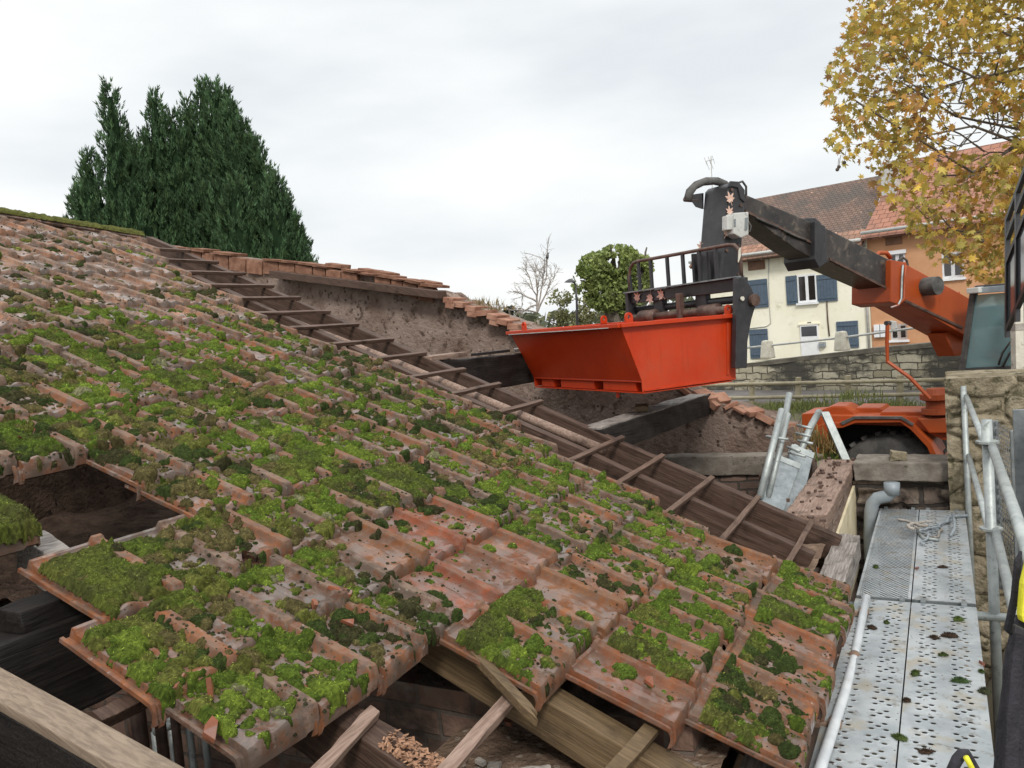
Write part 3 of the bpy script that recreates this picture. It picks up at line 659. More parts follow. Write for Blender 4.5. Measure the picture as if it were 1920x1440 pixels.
ba, bb = q1 - qd * 1.2 - np.array([0, .044, 0]), q2 + qd * .8 - np.array([0, .044, 0])
rb = tag(MB().bar(ba - qn * .145, bb - qn * .145, np.array([0, .040, 0]), qn * .115).build('rafter', MT['wood_black'], bevel=.006, sub=4, rough=.005), 'rafter with its lit top laid on as a paler strip, crossing the dark void', 'rafter', 'bared rafters')
MB().bar(ba - qn * .015, bb - qn * .015, np.array([0, .044, 0]), qn * .0145).build('lit_top', MT['wood_pale'], rb, bevel=.004, sub=4, rough=.004)  # beam's lit top painted as a pale strip, its shaded sides black
rafter(1.64, .085, 10.9, 12.3, -.005, .13, 'wood_grey', 'short weathered grey rafter piece beside the hole, holding a stranded tile')
for k in range(0, 18):
    y0 = YR.get(k + 1, 4.4) - .5
    if k == 12: continue                                                 # one batten is missing
    y1 = 5.51 + .03 * math.sin(k * 7)
    m = MB(); m.bar(rp(y0, k + .0, -.012), rp(y1, k + .04 * math.sin(k * 3), -.012), RV * .016, RN * .014)
    tag(m.build('batten', MT['wood_batten'], bevel=.003, sub=3, rough=.004), f"brown batten laid across the two bared rafters, {ORD[18 - k]} up from the eave", 'batten', 'battens across the bared rafters')
def stub(Pa, Pb, wv, hv, mat, label, name='batten', cat='batten', group=None, rough=.005):
    m = MB(); m.bar(Pa, Pb, wv, hv); return tag(m.build(name, MT[mat], bevel=.003, sub=3, rough=rough), label, cat, group)
stub(rp(1.74, 15.55, -.015), rp(2.48, 15.42, -.015), RV * .021, RN * .016, 'wood_plate', 'long bare batten from the chip-strewn rafter up to the tile edge')
stub(rp(1.40, 14.92, -.01), rp(1.84, 14.72, -.01), RV * .019, RN * .016, 'wood_plate', 'short batten nailed onto the chip-strewn rafter')
stub(rp(2.06, 16.58, -.005), rp(2.72, 16.72, -.005), RV * .024, RN * .016, 'wood_yellow', 'pale splintered batten over the yellowish rafter')
stub(rp(1.27, 13.38, -.02), rp(1.55, 13.40, -.02), RV * .021, RN * .02, 'wood_dark', 'short dark batten end poking out under the lowest broken tile')
Pa, Pb = atPl(868, 1212, rp(0, 15, .0), RN), atPl(1000, 1352, rp(0, 15, .03), RN)
d_ = nrm(Pb - Pa); sd_ = nrm(np.cross(RN, d_)); m = MB()
pts = [Pa - sd_ * .02, Pa + sd_ * .022, Pb + sd_ * .018 - d_ * .05, Pb + sd_ * .008, Pb - d_ * .03, Pb - sd_ * .012 + d_ * .03, Pb - sd_ * .02 - d_ * .04]
m.prism(pts, RN * .028); tag(m.build('batten', MT['wood_yellow'], bevel=.003), 'loose broken batten with a splintered end lying aslant over the earth', 'batten')
# wood chips on the broken-off rafter
r = np.random.default_rng(8); vs = []; fs = []; b0 = 0
for i in range(330):
    c = rp(1.80 + r.uniform(-.045, .045), r.uniform(14.95, 15.5), -.028 + r.uniform(0, .012)); a = r.normal(0, 1, 3) * np.array([1, 1, .35]); a = nrm(a) * r.uniform(.004, .012); b = nrm(np.cross(a, RN + r.normal(0, .4, 3))) * r.uniform(.002, .005)
    vs += [c - a - b, c + a - b, c + a + b, c - a + b]; fs.append((b0, b0 + 1, b0 + 2, b0 + 3)); b0 += 4
MT['chips'] = mottled('chips', (.20, .10, .055), (.34, .19, .115), 60, .9, .1, 60)
tag(MB().add(vs, fs).build('wood_chips', MT['chips'], fix=False), 'reddish wood chips heaped on the broken-off rafter', 'wood chips', kind='stuff')
# purlins under the rafters; the same two lines stick out of the far gable wall
def beam(name, a, b, wv, hv, mat, label, cat='beam', rough=.012, group=None, parent=None):
    m = MB(); m.bar(a, b, wv, hv); return tag(m.build(name, MT[mat], bevel=.008, sub=4, rough=rough), label, cat, group)
XH = np.array([.09, 0, 0])
pA, pB = rp(-0.6, 11.75, -.085), rp(2.6, 11.75, -.085); pA[2] = pB[2] = rp(0, 12, -.09)[2]
beam('purlin', pA - UP * .14, pB - UP * .14, XH, UP * .14, 'wood_black', 'black purlin spanning the void under the rafters', 'purlin')
c_ = pA.copy(); c_[1] = 1.52; m = MB(); m.box(c_ + UP * .035, np.array([.07, 0, 0]), np.array([0, .13, 0]), UP * .035)
tag(m.build('packing_block', MT['wood_black'], bevel=.006, sub=2, rough=.006), 'black wooden packing block on top of the purlin', 'wood block')
beam('purlin', rp(2.9, 12.5, -.19) - UP * .16, rp(4.8, 12.5, -.19) - UP * .16, XH, UP * .13, 'wood_dark', 'brown purlin under the tiles', 'purlin')
g1 = np.array([-3.62, 8.3, 1.46]); g0 = np.array([-3.66, 5.62, 1.50])
beam('purlin_stub', g0 - UP * .16, g1 - UP * .18, np.array([.10, 0, 0]), UP * .145, 'wood_black', 'upper dark purlin stub reaching from the gable wall behind the orange skip', 'purlin')
h1 = np.array([-2.18, 8.25, .87]); h0 = np.array([-2.26, 5.45, .93])
lp = beam('purlin_stub', h0 - UP * .09, h1 - UP * .09, np.array([.10, 0, 0]), UP * .10, 'wood_black', 'lower dark purlin stub with a flaking grey top, entering the broken gable', 'purlin')
m = MB(); m.bar(h0 + UP * .013, h1 + UP * .013 - np.array([0, .1, 0]), np.array([.095, 0, 0]), UP * .006); m.build('flaked_top', MT['wood_grey'], lp, sub=4, rough=.008)
m = MB(); m.box(h0 * .62 + h1 * .38 + UP * .05, np.array([.05, .02, 0]), np.array([-.03, .09, 0]), UP * .022)
tag(m.build('wood_offcut', MT['wood_yellow'], bevel=.004), 'small brown wood offcut lying on the lower purlin stub', 'wood block')
m = MB(); m.box(g0 + np.array([.0, .1, .02]), np.array([.10, .0, 0]), np.array([0, .28, .0]), UP * .018)
tag(m.build('plank_offcut', MT['wood_plate'], bevel=.004, sub=2, rough=.004), 'brown plank offcut on the upper purlin stub beside the outermost rafter', 'plank')
for i, (yy, aa, lb) in enumerate(((6.55, .25, 'thin black slat lying on the upper purlin stub'), (7.2, -.5, 'grey plank piece aslant on the upper purlin stub near the skip'))):
    c = g0 + (g1 - g0) * ((yy - 5.6) / 2.7) + UP * .01; d = np.array([math.sin(aa), math.cos(aa), 0])
    m = MB(); m.bar(c - d * .22, c + d * .22, np.array([d[1], -d[0], 0]) * (.04 + .05 * i), UP * .012); tag(m.build('slat', MT['wood_black' if i == 0 else 'wood_grey'], bevel=.003), lb, 'plank')
# round pale pole lying in the gutter between the two bared rafters
tag(MB().tube([rp(5.16, 3.2, -.14), rp(5.22, 7.5, -.10), rp(5.25, 11.2, -.085), rp(5.26, 13.0, -.075)], [.03, .033, .035, .036], 12).build('wooden_pole', MT['wood_plate'], smooth=True), 'long grey weathered pole lying between the two bared rafters', 'pole')
tag(MB().bar(rp(5.05, 4.5, -.17), rp(5.07, 8.2, -.16), np.array([0, .03, 0]), RN * .012).build('board', MT['wood_grey'], bevel=.003), 'thin grey board lying beside the pole between the bared rafters', 'plank')

# ------------------------------------------------------------------ walls of the stripped building
def solid(name, poly, ext, mat, parent=None, sub=0, rough=0, bevel=0):
    return MB().prism(poly, ext).build(name, MT[mat] if isinstance(mat, str) else mat, parent, sub=sub, rough=rough, bevel=bevel)
MT['brick_dark'] = wallmat('brick_dark', (1, 0, 0), 'brick', ((.075, .05, .038), (.16, .10, .075), (.12, .095, .075)), (.05, .04, .032), .24, .085, dist=.02, stain=(.035, .026, .02), stain_s=1.6)
MT['brick_int'] = wallmat('brick_int', (1, 0, 0), 'brick', ((.12, .065, .045), (.24, .15, .11), (.20, .16, .13)), (.14, .11, .09), .26, .11, dist=.03, stain=(.06, .045, .035), stain_s=1.4)
MT['brick_orange'] = wallmat('brick_orange', (1, 0, 0), 'brick', ((.26, .125, .08), (.36, .20, .14), (.30, .19, .145)), (.20, .15, .12), .30, .20, dist=.012, ms=.008, stain=(.15, .09, .065), stain_s=2.2)
YG = 8.2
gw = empty('gable_wall', (-4, YG, -1.5), 'tall rendered gable wall with a jagged brick top behind the bared rafters', 'wall')
def gp(px, py, y=YG): return atY(px, py, y)
r = np.random.default_rng(21); top = [gp(px, py) for px, py in ((250, 455), (400, 478), (520, 503), (640, 528), (760, 541), (826, 552), (850, 560), (905, 581), (960, 603), (1000, 620), (1060, 645), (1130, 672), (1200, 698), (1260, 716), (1305, 737), (1345, 752), (1390, 764), (1440, 782), (1488, 803), (1520, 838))]
t2 = []
for i, p in enumerate(top):
    t2.append(p + np.array([0, 0, r.normal(0, .012)]))
    if i < len(top) - 1:
        for k in (1/3, 2/3): t2.append(p + (top[i + 1] - p) * k + np.array([0, 0, r.normal(0, .018)]))
top = t2
base = [np.array([top[-1][0], YG, -1.5]), np.array([top[0][0], YG, -1.5])]
MB().prism(top + base, np.array([0, .38, 0])).build('rendered_wall', MT['plaster'], gw)
# brick course and timber plate along its upper part
bt = [(262, 449), (300, 457), (345, 463), (400, 469), (430, 474), (480, 481), (560, 489), (600, 496), (690, 510), (764, 523), (800, 534)]
btm = [(806, 556), (700, 540), (600, 525), (500, 510), (262, 468)]
MB().prism([gp(px, py + 5, YG + .04) for px, py in bt] + [gp(px, py, YG + .04) for px, py in btm], np.array([0, .22, 0])).build('mortar_core', MT['plaster'], gw)
r = np.random.default_rng(44); mb1, mb2 = MB(), MB(); bx_ = np.array([q[0] for q in bt]); by_ = np.array([q[1] for q in bt]); x = 296.0
MT['brick_red2'] = mottled('brick_red2', (.15, .072, .046), (.25, .135, .09), 9, .92, .6, 40, c3=(.11, .065, .05), spec=.15)
while x < 800:
    wpx = r.uniform(21, 33); yt = np.interp(x, bx_, by_); yb = np.interp(x + wpx, bx_, by_); hpx = 25 + r.uniform(-2, 2)
    if not (655 < x < 672):
        P = [gp(x + .9, yt + 7, YG - .03 - r.uniform(0, .03)), gp(x + wpx - .9, yb + 7, YG - .03), gp(x + wpx - .9, yb + hpx + 7, YG - .03), gp(x + .9, yt + hpx + 7, YG - .03 - r.uniform(0, .03))]
        mb1.prism(P, np.array([0, .11, 0]))
    if r.random() < .8:
        q = r.uniform(-1.5, 2.5); mb2.prism([gp(x, yt + q + 1, YG - .07), gp(x + wpx * 1.15, yb + q + 1, YG - .07 - r.uniform(0, .03)), gp(x + wpx * 1.15, yb + 6.5, YG - .07), gp(x, yt + 6.5, YG - .07)], np.array([0, .30, 0]))
    if r.random() < .3 and x > 420: mb2.prism([gp(x, yt - 5, YG + .02), gp(x + wpx, yb - 5 + r.uniform(-1, 1), YG + .02), gp(x + wpx, yb + 2, YG + .02), gp(x, yt + 2, YG + .02)], np.array([0, .2, 0]))
    x += wpx
bc_ = mb1.build('brick_course', MT['brick_red2'], gw, bevel=.006, sub=1, rough=.008); mb2.build('capping_tiles', MT['brick_red2'], gw, bevel=.004, sub=1, rough=.008)
MB().bar(gp(515, 514, YG - .12), gp(829, 553, YG - .12), np.array([0, .1, 0]), UP * .045).build('timber_plate', MT['wood_dark'], gw, bevel=.006)
# bricks laid down the broken slope
def loosebrick(c, d, L, name, mat, label=None, parent=None, seed=0, hh=.03, ww=.055):
    rr = np.random.default_rng(seed); d = nrm(d); s = nrm(np.cross(UP, d)); n = np.cross(d, s)
    d = nrm(d + n * rr.normal(0, .06) + s * rr.normal(0, .1)); s = nrm(np.cross(n, d)); n = np.cross(d, s)
    o = MB().box(c, d * L / 2, s * ww, n * hh).build(name, MT[mat], parent, bevel=.006)
    return o
mc = MB()
slope = [(838, 556), (868, 566), (900, 578), (930, 590), (962, 603), (990, 614)]
cb = []
for i, (px, py) in enumerate([(852, 558), (872, 566), (893, 574), (913, 582), (934, 589), (953, 598), (972, 607)]):
    P = gp(px, py + 5, YG + .02); d = nrm(gp(px + 20, py + 8, YG + .02) - P); n = np.cross(nrm(np.cross(UP, d)), d) * -1
    if n[2] < 0: n = -n
    rr = np.random.default_rng(i); d = nrm(d + n * rr.normal(0, .1)); s = nrm(np.cross(n, d)); n2 = np.cross(d, s)
    mc.box(P, d * .066, s * (.14 + rr.uniform(0, .03)), n2 * .032)
    if i % 2 == 0: mc.box(P - n * .06 + d * .03, d * .06, s * .15, n2 * .028)
mc.build('coping', MT['brick_red'], gw, bevel=.006)
mc = MB()
for i, (px, py) in enumerate([(1322, 742), (1338, 752), (1352, 748), (1370, 760), (1392, 768), (1412, 772), (1432, 784), (1450, 788), (1470, 798), (1306, 738), (1290, 734), (1272, 726), (1250, 720)]):
    rr = np.random.default_rng(60 + i); d = nrm(np.array([.8, rr.normal(0, .5), -.35 + rr.normal(0, .3)])); s = nrm(np.cross(UP, d)); n2 = np.cross(d, s)
    mc.box(gp(px, py, YG + .12 * rr.random()), d * rr.uniform(.05, .10), s * rr.uniform(.03, .10), n2 * rr.uniform(.012, .035))
mc.build('rubble_top', MT['brick_red'], gw, bevel=.005)
# earth and grass on the slope
def tufts(name, spots, hgt, col, label, cat, seed, n=60, spread=.2, wid=.006, stuff=True):
    r = np.random.default_rng(seed); vs = []; cs = []
    for P in spots:
        for _ in range(n):
            c = np.array(P) + np.array([r.normal(0, spread), r.normal(0, spread), 0]); L = hgt * r.uniform(.5, 1.2); d = np.array([r.normal(0, .35), r.normal(0, .35), 1]); d = nrm(d); s = nrm(np.cross(d, r.normal(0, 1, 3))) * wid
            mid = c + d * L * .55; tip = c + d * L + np.array([r.normal(0, .2), r.normal(0, .2), -.1]) * L * .5; k = np.array(col) * r.uniform(.6, 1.4) + np.array([.05, .02, 0]) * (r.random() < .25)
            vs += [c - s, c + s, mid + s * .7, mid - s * .7, mid - s * .7, mid + s * .7, tip]; cs += [k] * 7
    nn = len(vs) // 7; q = np.arange(nn)[:, None] * 7
    o = npmesh(name, np.array(vs), [q + np.array([0, 1, 2, 3]), q + np.array([4, 5, 6])], MT['grassy'], cols=np.array(cs), origin=spots[0])
    return tag(o, label, cat, kind='stuff' if stuff else None)
tufts('grass', [gp(905, 574, YG + .2), gp(925, 583, YG + .2), gp(890, 570, YG + .25)], .10, (.20, .16, .07), 'dry grass along the broken gable slope', 'grass', 3, 50, .12)
# concrete ledge beam below the gable
b0, b1 = atY(1205, 872, 7.55), atY(1480, 868, 7.95)
tag(MB().bar(b0, b1, np.array([.03, .11, 0]), UP * .09).build('ledge_beam', MT['slab'], bevel=.01, sub=4, rough=.012), 'dark horizontal concrete ledge at the foot of the gable wall', 'ledge')
tag(MB().bar(b0 - UP * .75, b1 - UP * .75, np.array([.03, .07, 0]), UP * .65).build('ledge_wall', MT['brick_dark']), 'dark low wall under the concrete ledge', 'wall')
# eave wall running away beside the scaffold
ew = empty('eave_wall', (-.84, 6.4, -1.5), 'long eave wall with a weathered timber plate on top and yellow flaking render', 'wall')
MB().box((-.835, 6.53, -.68), (.125, 0, 0), (0, .99, 0), (0, 0, .82)).build('masonry', MT['plaster'], ew)
MB().prism([(-.708, 5.3, .06), (-.708, 7.5, .17), (-.708, 7.5, -.55), (-.708, 5.3, -.55)], (.018, 0, 0)).build('render_patch', MT['plaster_cream'], ew)
MB().bar((-.835, 5.55, .285), (-.835, 7.62, .275), np.array([.135, 0, 0]), UP * .05).build('timber_plate', MT['wood_plate'], ew, bevel=.01, sub=5, rough=.008)
MB().bar((-.835, 5.55, .19), (-.835, 7.62, .18), np.array([.12, 0, 0]), UP * .045).build('mortar_bed', MT['plaster'], ew, sub=4, rough=.018)
mc = MB(); r = np.random.default_rng(31)
for i in range(44):
    y = r.uniform(5.4, 7.6); c = np.array([-.84 + r.normal(0, .06), y, .337]); a = r.uniform(0, 3.1); s_ = r.uniform(.006, .020)
    mc.box(c, np.array([math.cos(a), math.sin(a), 0]) * s_, np.array([-math.sin(a), math.cos(a), 0]) * s_ * .6, UP * r.uniform(.004, .016))
tag(mc.build('rubble', MT['rust'], bevel=.002), 'crumbs of rotten wood and mortar on the eave wall top', 'rubble', kind='stuff')
# eave purlin (wall plate) that carries the rafter feet
ep = tag(MB().bar((-.60, 2.15, .075), (-.60, 5.72, .095), np.array([.075, 0, 0]), UP * .075).build('wall_plate', MT['wood_grey'], bevel=.008, sub=5, rough=.008), 'squared grey beam under the rafter feet along the eave', 'beam')
st = []
for t in np.linspace(0, 1, 9): st.append(np.array([-.66 + .12 * min(1, t * 1.6), 2.47, .162 if t < .62 else .162 - (t - .62) * .35]))
m = MB()
for a, b in zip(st[:-1], st[1:]): m.bar(a, b, np.array([0, .016, 0]), nrm(np.cross(b - a, (0, 1, 0))) * .003)
m.build('metal_strap', MT['concrete'], ep)
# planks and slabs on the junction
for i, (px, py, D, a, L, lb, mt_) in enumerate(((1500, 868, 7.6, .3, .34, 'brown plank end on the eave wall junction, topmost of the pile', 'wood_plate'), (1470, 905, 7.3, -.1, .36, 'grey plank lying by the galvanised frames', 'wood_grey'), (1455, 885, 7.5, .15, .26, 'short broken board behind the grey plank', 'wood_dark'))):
    c = atD(px, py, D); d = np.array([math.sin(a), math.cos(a), 0]); tag(MB().bar(c - d * L, c + d * L, np.array([d[1], -d[0], 0]) * .07, UP * .018).build('plank', MT[mt_], bevel=.004, sub=2, rough=.006), lb, 'plank')
# floor of the loft: earth on boards, with a void on the near side
def sheet(name, x0, x1, y0, y1, z, mat, amp, n, label=None, kind=None, cat=None, seed=0, rough_s=2.5):
    X, Yy = np.meshgrid(np.linspace(x0, x1, n), np.linspace(y0, y1, n), indexing='ij')
    Z = z + amp * (fbm(X * rough_s + 11, Yy * rough_s + 5, seed) - .5) * 2 + amp * .45 * (fbm(X * rough_s * 6, Yy * rough_s * 6, seed + 3) - .5)
    idx = np.arange(n * n).reshape(n, n); f = np.stack([idx[:-1, :-1], idx[1:, :-1], idx[1:, 1:], idx[:-1, 1:]], -1).reshape(-1, 4)
    o = npmesh(name, np.stack([X, Yy, Z], -1).reshape(-1, 3), f, MT[mat], origin=((x0 + x1) / 2, (y0 + y1) / 2, z), smooth=True)
    return tag(o, label, cat, kind=kind)
sheet('loft_earth_floor', -1.72, -.70, 1.84, 5.4, .20, 'dirt', .05, 110, 'loose brown earth covering the loft floor under the stripped tiles', 'structure', seed=2)
sheet('loft_earth_slope', -6.7, -1.72, 2.62, 5.62, .42, 'dirt_shaded', .10, 110, 'earth darkened as shade on the loft floor under the upper roof', 'structure', seed=7)
sheet('loft_gap_floor', -6.7, -.98, 5.55, 8.25, -.25, 'dirt_shaded', .10, 60, 'rubble-strewn dark floor between the bared rafters and the gable wall', 'structure', seed=9)
mc = MB(); r = np.random.default_rng(77)
for i in range(120):
    c = np.array([r.uniform(-1.9, -.9), r.uniform(1.9, 2.35), .215]); a = r.uniform(0, 3.1); s_ = r.uniform(.004, .022)
    mc.box(c + UP * r.uniform(0, .02), np.array([math.cos(a), math.sin(a), r.normal(0, .3)]) * s_, np.array([-math.sin(a), math.cos(a), 0]) * s_ * .6, UP * s_ * .4)
tag(mc.build('earth_clods', MT['concrete']), 'clods and pale mortar crumbs scattered on the loft earth', 'clods', kind='stuff')
o = MB().box((-1.17, 2.13, .27), np.array([.06, .03, 0]), np.array([-.03, .06, 0]), UP * .07).build('stone_block', MT['concrete'], bevel=.012, sub=2, rough=.01); tag(o, 'grey squared block standing in the earth beside the yellowish rafter', 'stone')
shard('tile_shard', atZ(950, 1358, .23), (0, 0, 1), .022, 91, (.42, .15, .08), 'small red tile shard on the loft earth')
# deep interior below the void
iw = tag(MB().box((-3.4, 2.72, -1.1), (2.6, 0, 0), (0, .1, 0), (0, 0, 1.42)).build('inner_wall', MT['brick_int']), 'rough brick inner wall seen down through the void', 'wall')
tag(MB().box((-4.2, 1.2, -1.4), (.12, 0, 0), (0, 2.6, 0), (0, 0, 1.6)).build('inner_wall', MT['brick_int']), 'dim brick cross wall deep under the upper roof', 'wall')
sheet('ground_floor', -6, -.7, -1, 5.4, -2.2, 'dirt', .04, 40, 'earth floor deep inside the building', 'structure', seed=4)
tag(MB().box((-.88, 1.0, -1.1), (.12, 0, 0), (0, 4.5, 0), (0, 0, 1.1)).build('inner_wall', MT['brick_int']), 'brick wall under the eave beside the scaffold', 'wall')
tag(MB().box((-6.95, 1.2, .2), (.12, 0, 0), (0, 4.2, 0), (0, 0, 2.25)).build('rear_wall', MT['dirt_shaded']), 'rear wall of the building under the ridge, inside the dark roof space', 'wall')
tag(MB().bar(rp(-1.45, -1.6, .05), rp(-1.45, 17.6, .05), np.array([0, 2.3, 0]), RN * .02).build('light_block_slab', MT['wood_dark']), 'unseen roof slab added beyond the frame edge to keep light out', 'roof')  # unseen slab, added to shut daylight out of the roof space
# steel props standing in the void
for i, (px, y0, y1, D, rr, lb) in enumerate(((118, 1230, 1330, 3.5, .022, 'thin dark steel prop farthest along the inner wall'), (240, 1180, 1430, 3.2, .034, 'stout dark steel prop with a collar, under the black purlin'), (282, 1200, 1440, 3.3, .026, 'dark steel prop behind the broken tile edge'), (312, 1210, 1420, 3.5, .022, 'slim dark steel prop nearest the trestle'))):
    a = atD(px, y0, D); b = np.array([a[0], a[1], -2.2]); a = np.array([a[0], a[1], a[2] + .15])
    t = empty('steel_prop', b, lb, 'steel prop', 'steel props in the void')
    mid = a * .55 + b * .45
    MB().tube([b + UP * .02, mid], rr * 1.15).build('outer_tube', MT['rust'], t, smooth=True); MB().tube([mid, a], rr * .85).build('inner_tube', MT['rust'], t, smooth=True)
    MB().tube([mid - UP * .05, mid + UP * .05], rr * 1.7).build('collar', MT['rust'], t); MB().box(b + UP * .01, (.06, 0, 0), (0, .06, 0), UP * .006).build('base_plate', MT['rust'], t)
t = empty('trestle', atD(320, 1400, 3.6) - UP * .6, 'grey steel trestle standing down in the void', 'trestle')
ca = atD(290, 1372, 3.55); cb = atD(352, 1345, 3.55); o2 = np.array([-.1, .16, 0])
MB().tube([ca, cb], .02).build('front_rail', MT['galv_tube'], t, smooth=True); MB().tube([ca + o2, cb + o2], .02).build('rear_rail', MT['galv_tube'], t, smooth=True)
for q in (ca, cb, ca + o2, cb + o2): MB().tube([q, q - UP * .7], .016).build('leg', MT['galv_tube'], t, smooth=True)
tag(MB().prism([atD(px, py, 3.2) for px, py in ((1085, 1283), (1150, 1303), (1138, 1312), (1088, 1296))], np.array([.02, .05, -.02])).build('tarpaulin', MT['blue_sheet'], sub=3, rough=.012), 'crumpled bright blue plastic sheet tucked under the eave tiles', 'tarpaulin')
# pale wire looping over the hole
tag(MB().tube([atD(px, py, 3.4) for px, py in ((26, 906), (27, 896), (34, 888), (48, 880), (64, 875))], .0022, 6).build('wire', MT['tube_white'], smooth=True), 'thin pale wire loop hanging at the hole edge', 'wire')

# ------------------------------------------------------------------ end wall, pillar and drain
ends = empty('end_wall', (-.3, 7.4, -1.5), 'dark stone wall closing the scaffold bay, topped by a concrete slab', 'wall')
MT['rubble_wall'] = wallmat('rubble_wall', (1, 0, 0), 'stone', ((.09, .065, .05), (.19, .145, .11), (.24, .20, .15)), (.035, .028, .022), .36, .16, dist=.07, ms=.02, stain=(.045, .032, .026), stain_s=1.8, bump=1.0)
X_, Z_ = np.meshgrid(np.linspace(-.72, .36, 70), np.linspace(-1.4, .2, 90), indexing='ij')
def stones(X, Z, seed):
    rng = np.random.default_rng(seed); pts = rng.uniform((X.min(), Z.min()), (X.max(), Z.max()), (60, 2)); d = np.sqrt(((X[..., None] - pts[:, 0]) * .75) ** 2 + ((Z[..., None] - pts[:, 1]) * 1.5) ** 2); d.sort(-1)
    return np.clip((d[..., 1] - d[..., 0]) * 1.2, 0, .05)
Yw = 7.34 - stones(X_, Z_, 4) + .02 * fbm(X_ * 20, Z_ * 20, 3); idx = np.arange(X_.size).reshape(X_.shape)
npmesh('stone_face', np.stack([X_, Yw, Z_], -1).reshape(-1, 3), np.stack([idx[:-1, :-1], idx[1:, :-1], idx[1:, 1:], idx[:-1, 1:]], -1).reshape(-1, 4), MT['rubble_wall'], ends, origin=ends['_w'], smooth=True)
MB().box((-.30, 7.62, -.65), (.45, 0, 0), (0, .24, 0), (0, 0, .84)).build('core', MT['brick_dark'], ends)
MB().box((-.33, 7.46, .285), (.36, 0, 0), (0, .20, 0), (0, 0, .075)).build('slab', MT['slab'], ends, bevel=.01, sub=4, rough=.012)
o = MB().box((-.36, 7.4, .375), (.06, 0, 0), (0, .05, 0), (0, 0, .04)).build('stone', MT['stone_pillar'], sub=3, rough=.03); tag(o, 'small mossy stone lying on the concrete slab', 'stone')
pl = empty('stone_pillar', (.45, 7.3, -1.5), 'broad lichen-stained stone pillar at the end of the scaffold', 'pillar')
r = np.random.default_rng(51)
X_, Z_ = np.meshgrid(np.linspace(.0, 1.3, 90), np.linspace(-1.4, 1.04, 150), indexing='ij'); Yw = 7.20 - stones(X_, Z_, 14) * .9 + .03 * fbm(X_ * 9, Z_ * 9, 3) + .012 * fbm(X_ * 40, Z_ * 40, 5); idx = np.arange(X_.size).reshape(X_.shape)
npmesh('stone_face', np.stack([X_ + .012 * fbm(Z_ * 8, X_ * 0, 2) * (X_ < .02), Yw, Z_], -1).reshape(-1, 3), np.stack([idx[:-1, :-1], idx[1:, :-1], idx[1:, 1:], idx[:-1, 1:]], -1).reshape(-1, 4), MT['stone_pillar'], pl, origin=pl['_w'], smooth=True)
MB().box((.66, 7.50, -.2), (.645, 0, 0), (0, .29, 0), (0, 0, 1.238)).build('core', MT['stone_pillar'], pl, bevel=.02, sub=3, rough=.02)
dp = [atY(px, py, 7.12) for px, py in ((1672, 906), (1672, 922), (1664, 930), (1645, 934), (1636, 944), (1633, 960), (1632, 1010))]
t = empty('drain_pipe', dp[-1] - UP * .3, 'grey plastic drain pipe with a double elbow on the dark end wall', 'drain pipe')
MB().tube(dp + [dp[-1] - UP * .6], .052, 16).build('pipe', MT['grey_pvc'], t, smooth=True); MB().tube([dp[0] + UP * .005, dp[1] - UP * .02], .06, 16).build('socket', MT['grey_pvc'], t, smooth=True)
# black framed grille on a pale post, standing on the pillar
ps = empty('pale_post', atD(1907, 714, 7.7), 'pale square post standing on the stone pillar', 'post')
pa, pb = atD(1909, 716, 7.7), atD(1906, 560, 7.7); MB().bar(pa, pb, LT * .04, FW * .04).build('shaft', MT['pale_stone'], ps, bevel=.004); MB().bar(pb * .7 + pa * .3, pb * .62 + pa * .38, LT * .044, FW * .044).build('band', MT['concrete'], ps)
gr = empty('black_grille', atD(1900, 620, 7.3), 'black steel framed screen with dark panes at the frame edge, above the pale post', 'screen')
gpx = lambda px, py, D=7.2: atD(px, py, D)
ga, gb = np.array((0, 0, 0)), 0
dv = nrm(atD(2030, 330, 5.4) - atD(1890, 412, 7.2))
def gq(s, t):     # s along the screen, t down
    a = atD(1889, 412 + t * 210, 7.2) if t < 2 else None; return a + nrm(np.array([dv[0], dv[1], 0])) * s + UP * .55 * s
for s0 in (0, .35, .75, 1.2): MB().bar(gq(s0, 0), gq(s0, 1.0 + (.05 if s0 == 0 else .1)), nrm(np.array([dv[0], dv[1], 0])) * .022, LT * .02).build('stile', MT['black'], gr)
for t0 in (0, .17, .38, .98): MB().bar(gq(-.02, t0), gq(1.22, t0), UP * .022, LT * .02).build('rail', MT['black'], gr)
MB().prism([gq(.02, .38), gq(1.2, .38), gq(1.2, .98), gq(.02, .98)], LT * .006).build('pane', MT['pane_grey'], gr)

# ------------------------------------------------------------------ scaffold
def plank(x0, x1, y0, y1, z, mat, label, gname='steel planks of the scaffold deck'):
    t = empty('scaffold_plank', ((x0 + x1) / 2, (y0 + y1) / 2, z), label, 'scaffold plank', gname)
    w_, l_ = (x1 - x0) / 2, (y1 - y0) / 2
    vs = [(-w_, -l_, 0), (w_, -l_, 0), (w_, l_, 0), (-w_, l_, 0)]; o = MB().add([np.array(t.location) + np.array(v) for v in vs], [(0, 1, 2, 3)]).build('deck_sheet', MT[mat], t, fix=False)
    for s in (-1, 1): MB().box(np.array(t.location) + np.array([s * (w_ - .006), 0, -.032]), (.006, 0, 0), (0, l_, 0), (0, 0, .030)).build('side_flange', MT['galv'], t, bevel=.003)
    for s in (-1, 1): MB().box(np.array(t.location) + np.array([0, s * (l_ - .008), -.022]), (w_ - .012, 0, 0), (0, .008, 0), (0, 0, .020)).build('end_cap', MT['galv'], t, bevel=.003)
    for sx in (-.1, .1):
        for s in (-1, 1): MB().box(np.array(t.location) + np.array([sx, s * (l_ + .012), .002]), (.014, 0, 0), (0, .018, 0), (0, 0, .010)).build('hook', MT['galv'], t, bevel=.003)
plank(-.498, -.212, 5.02, 7.18, 0, 'deck_dense', 'far finely perforated steel plank beside the eave wall')
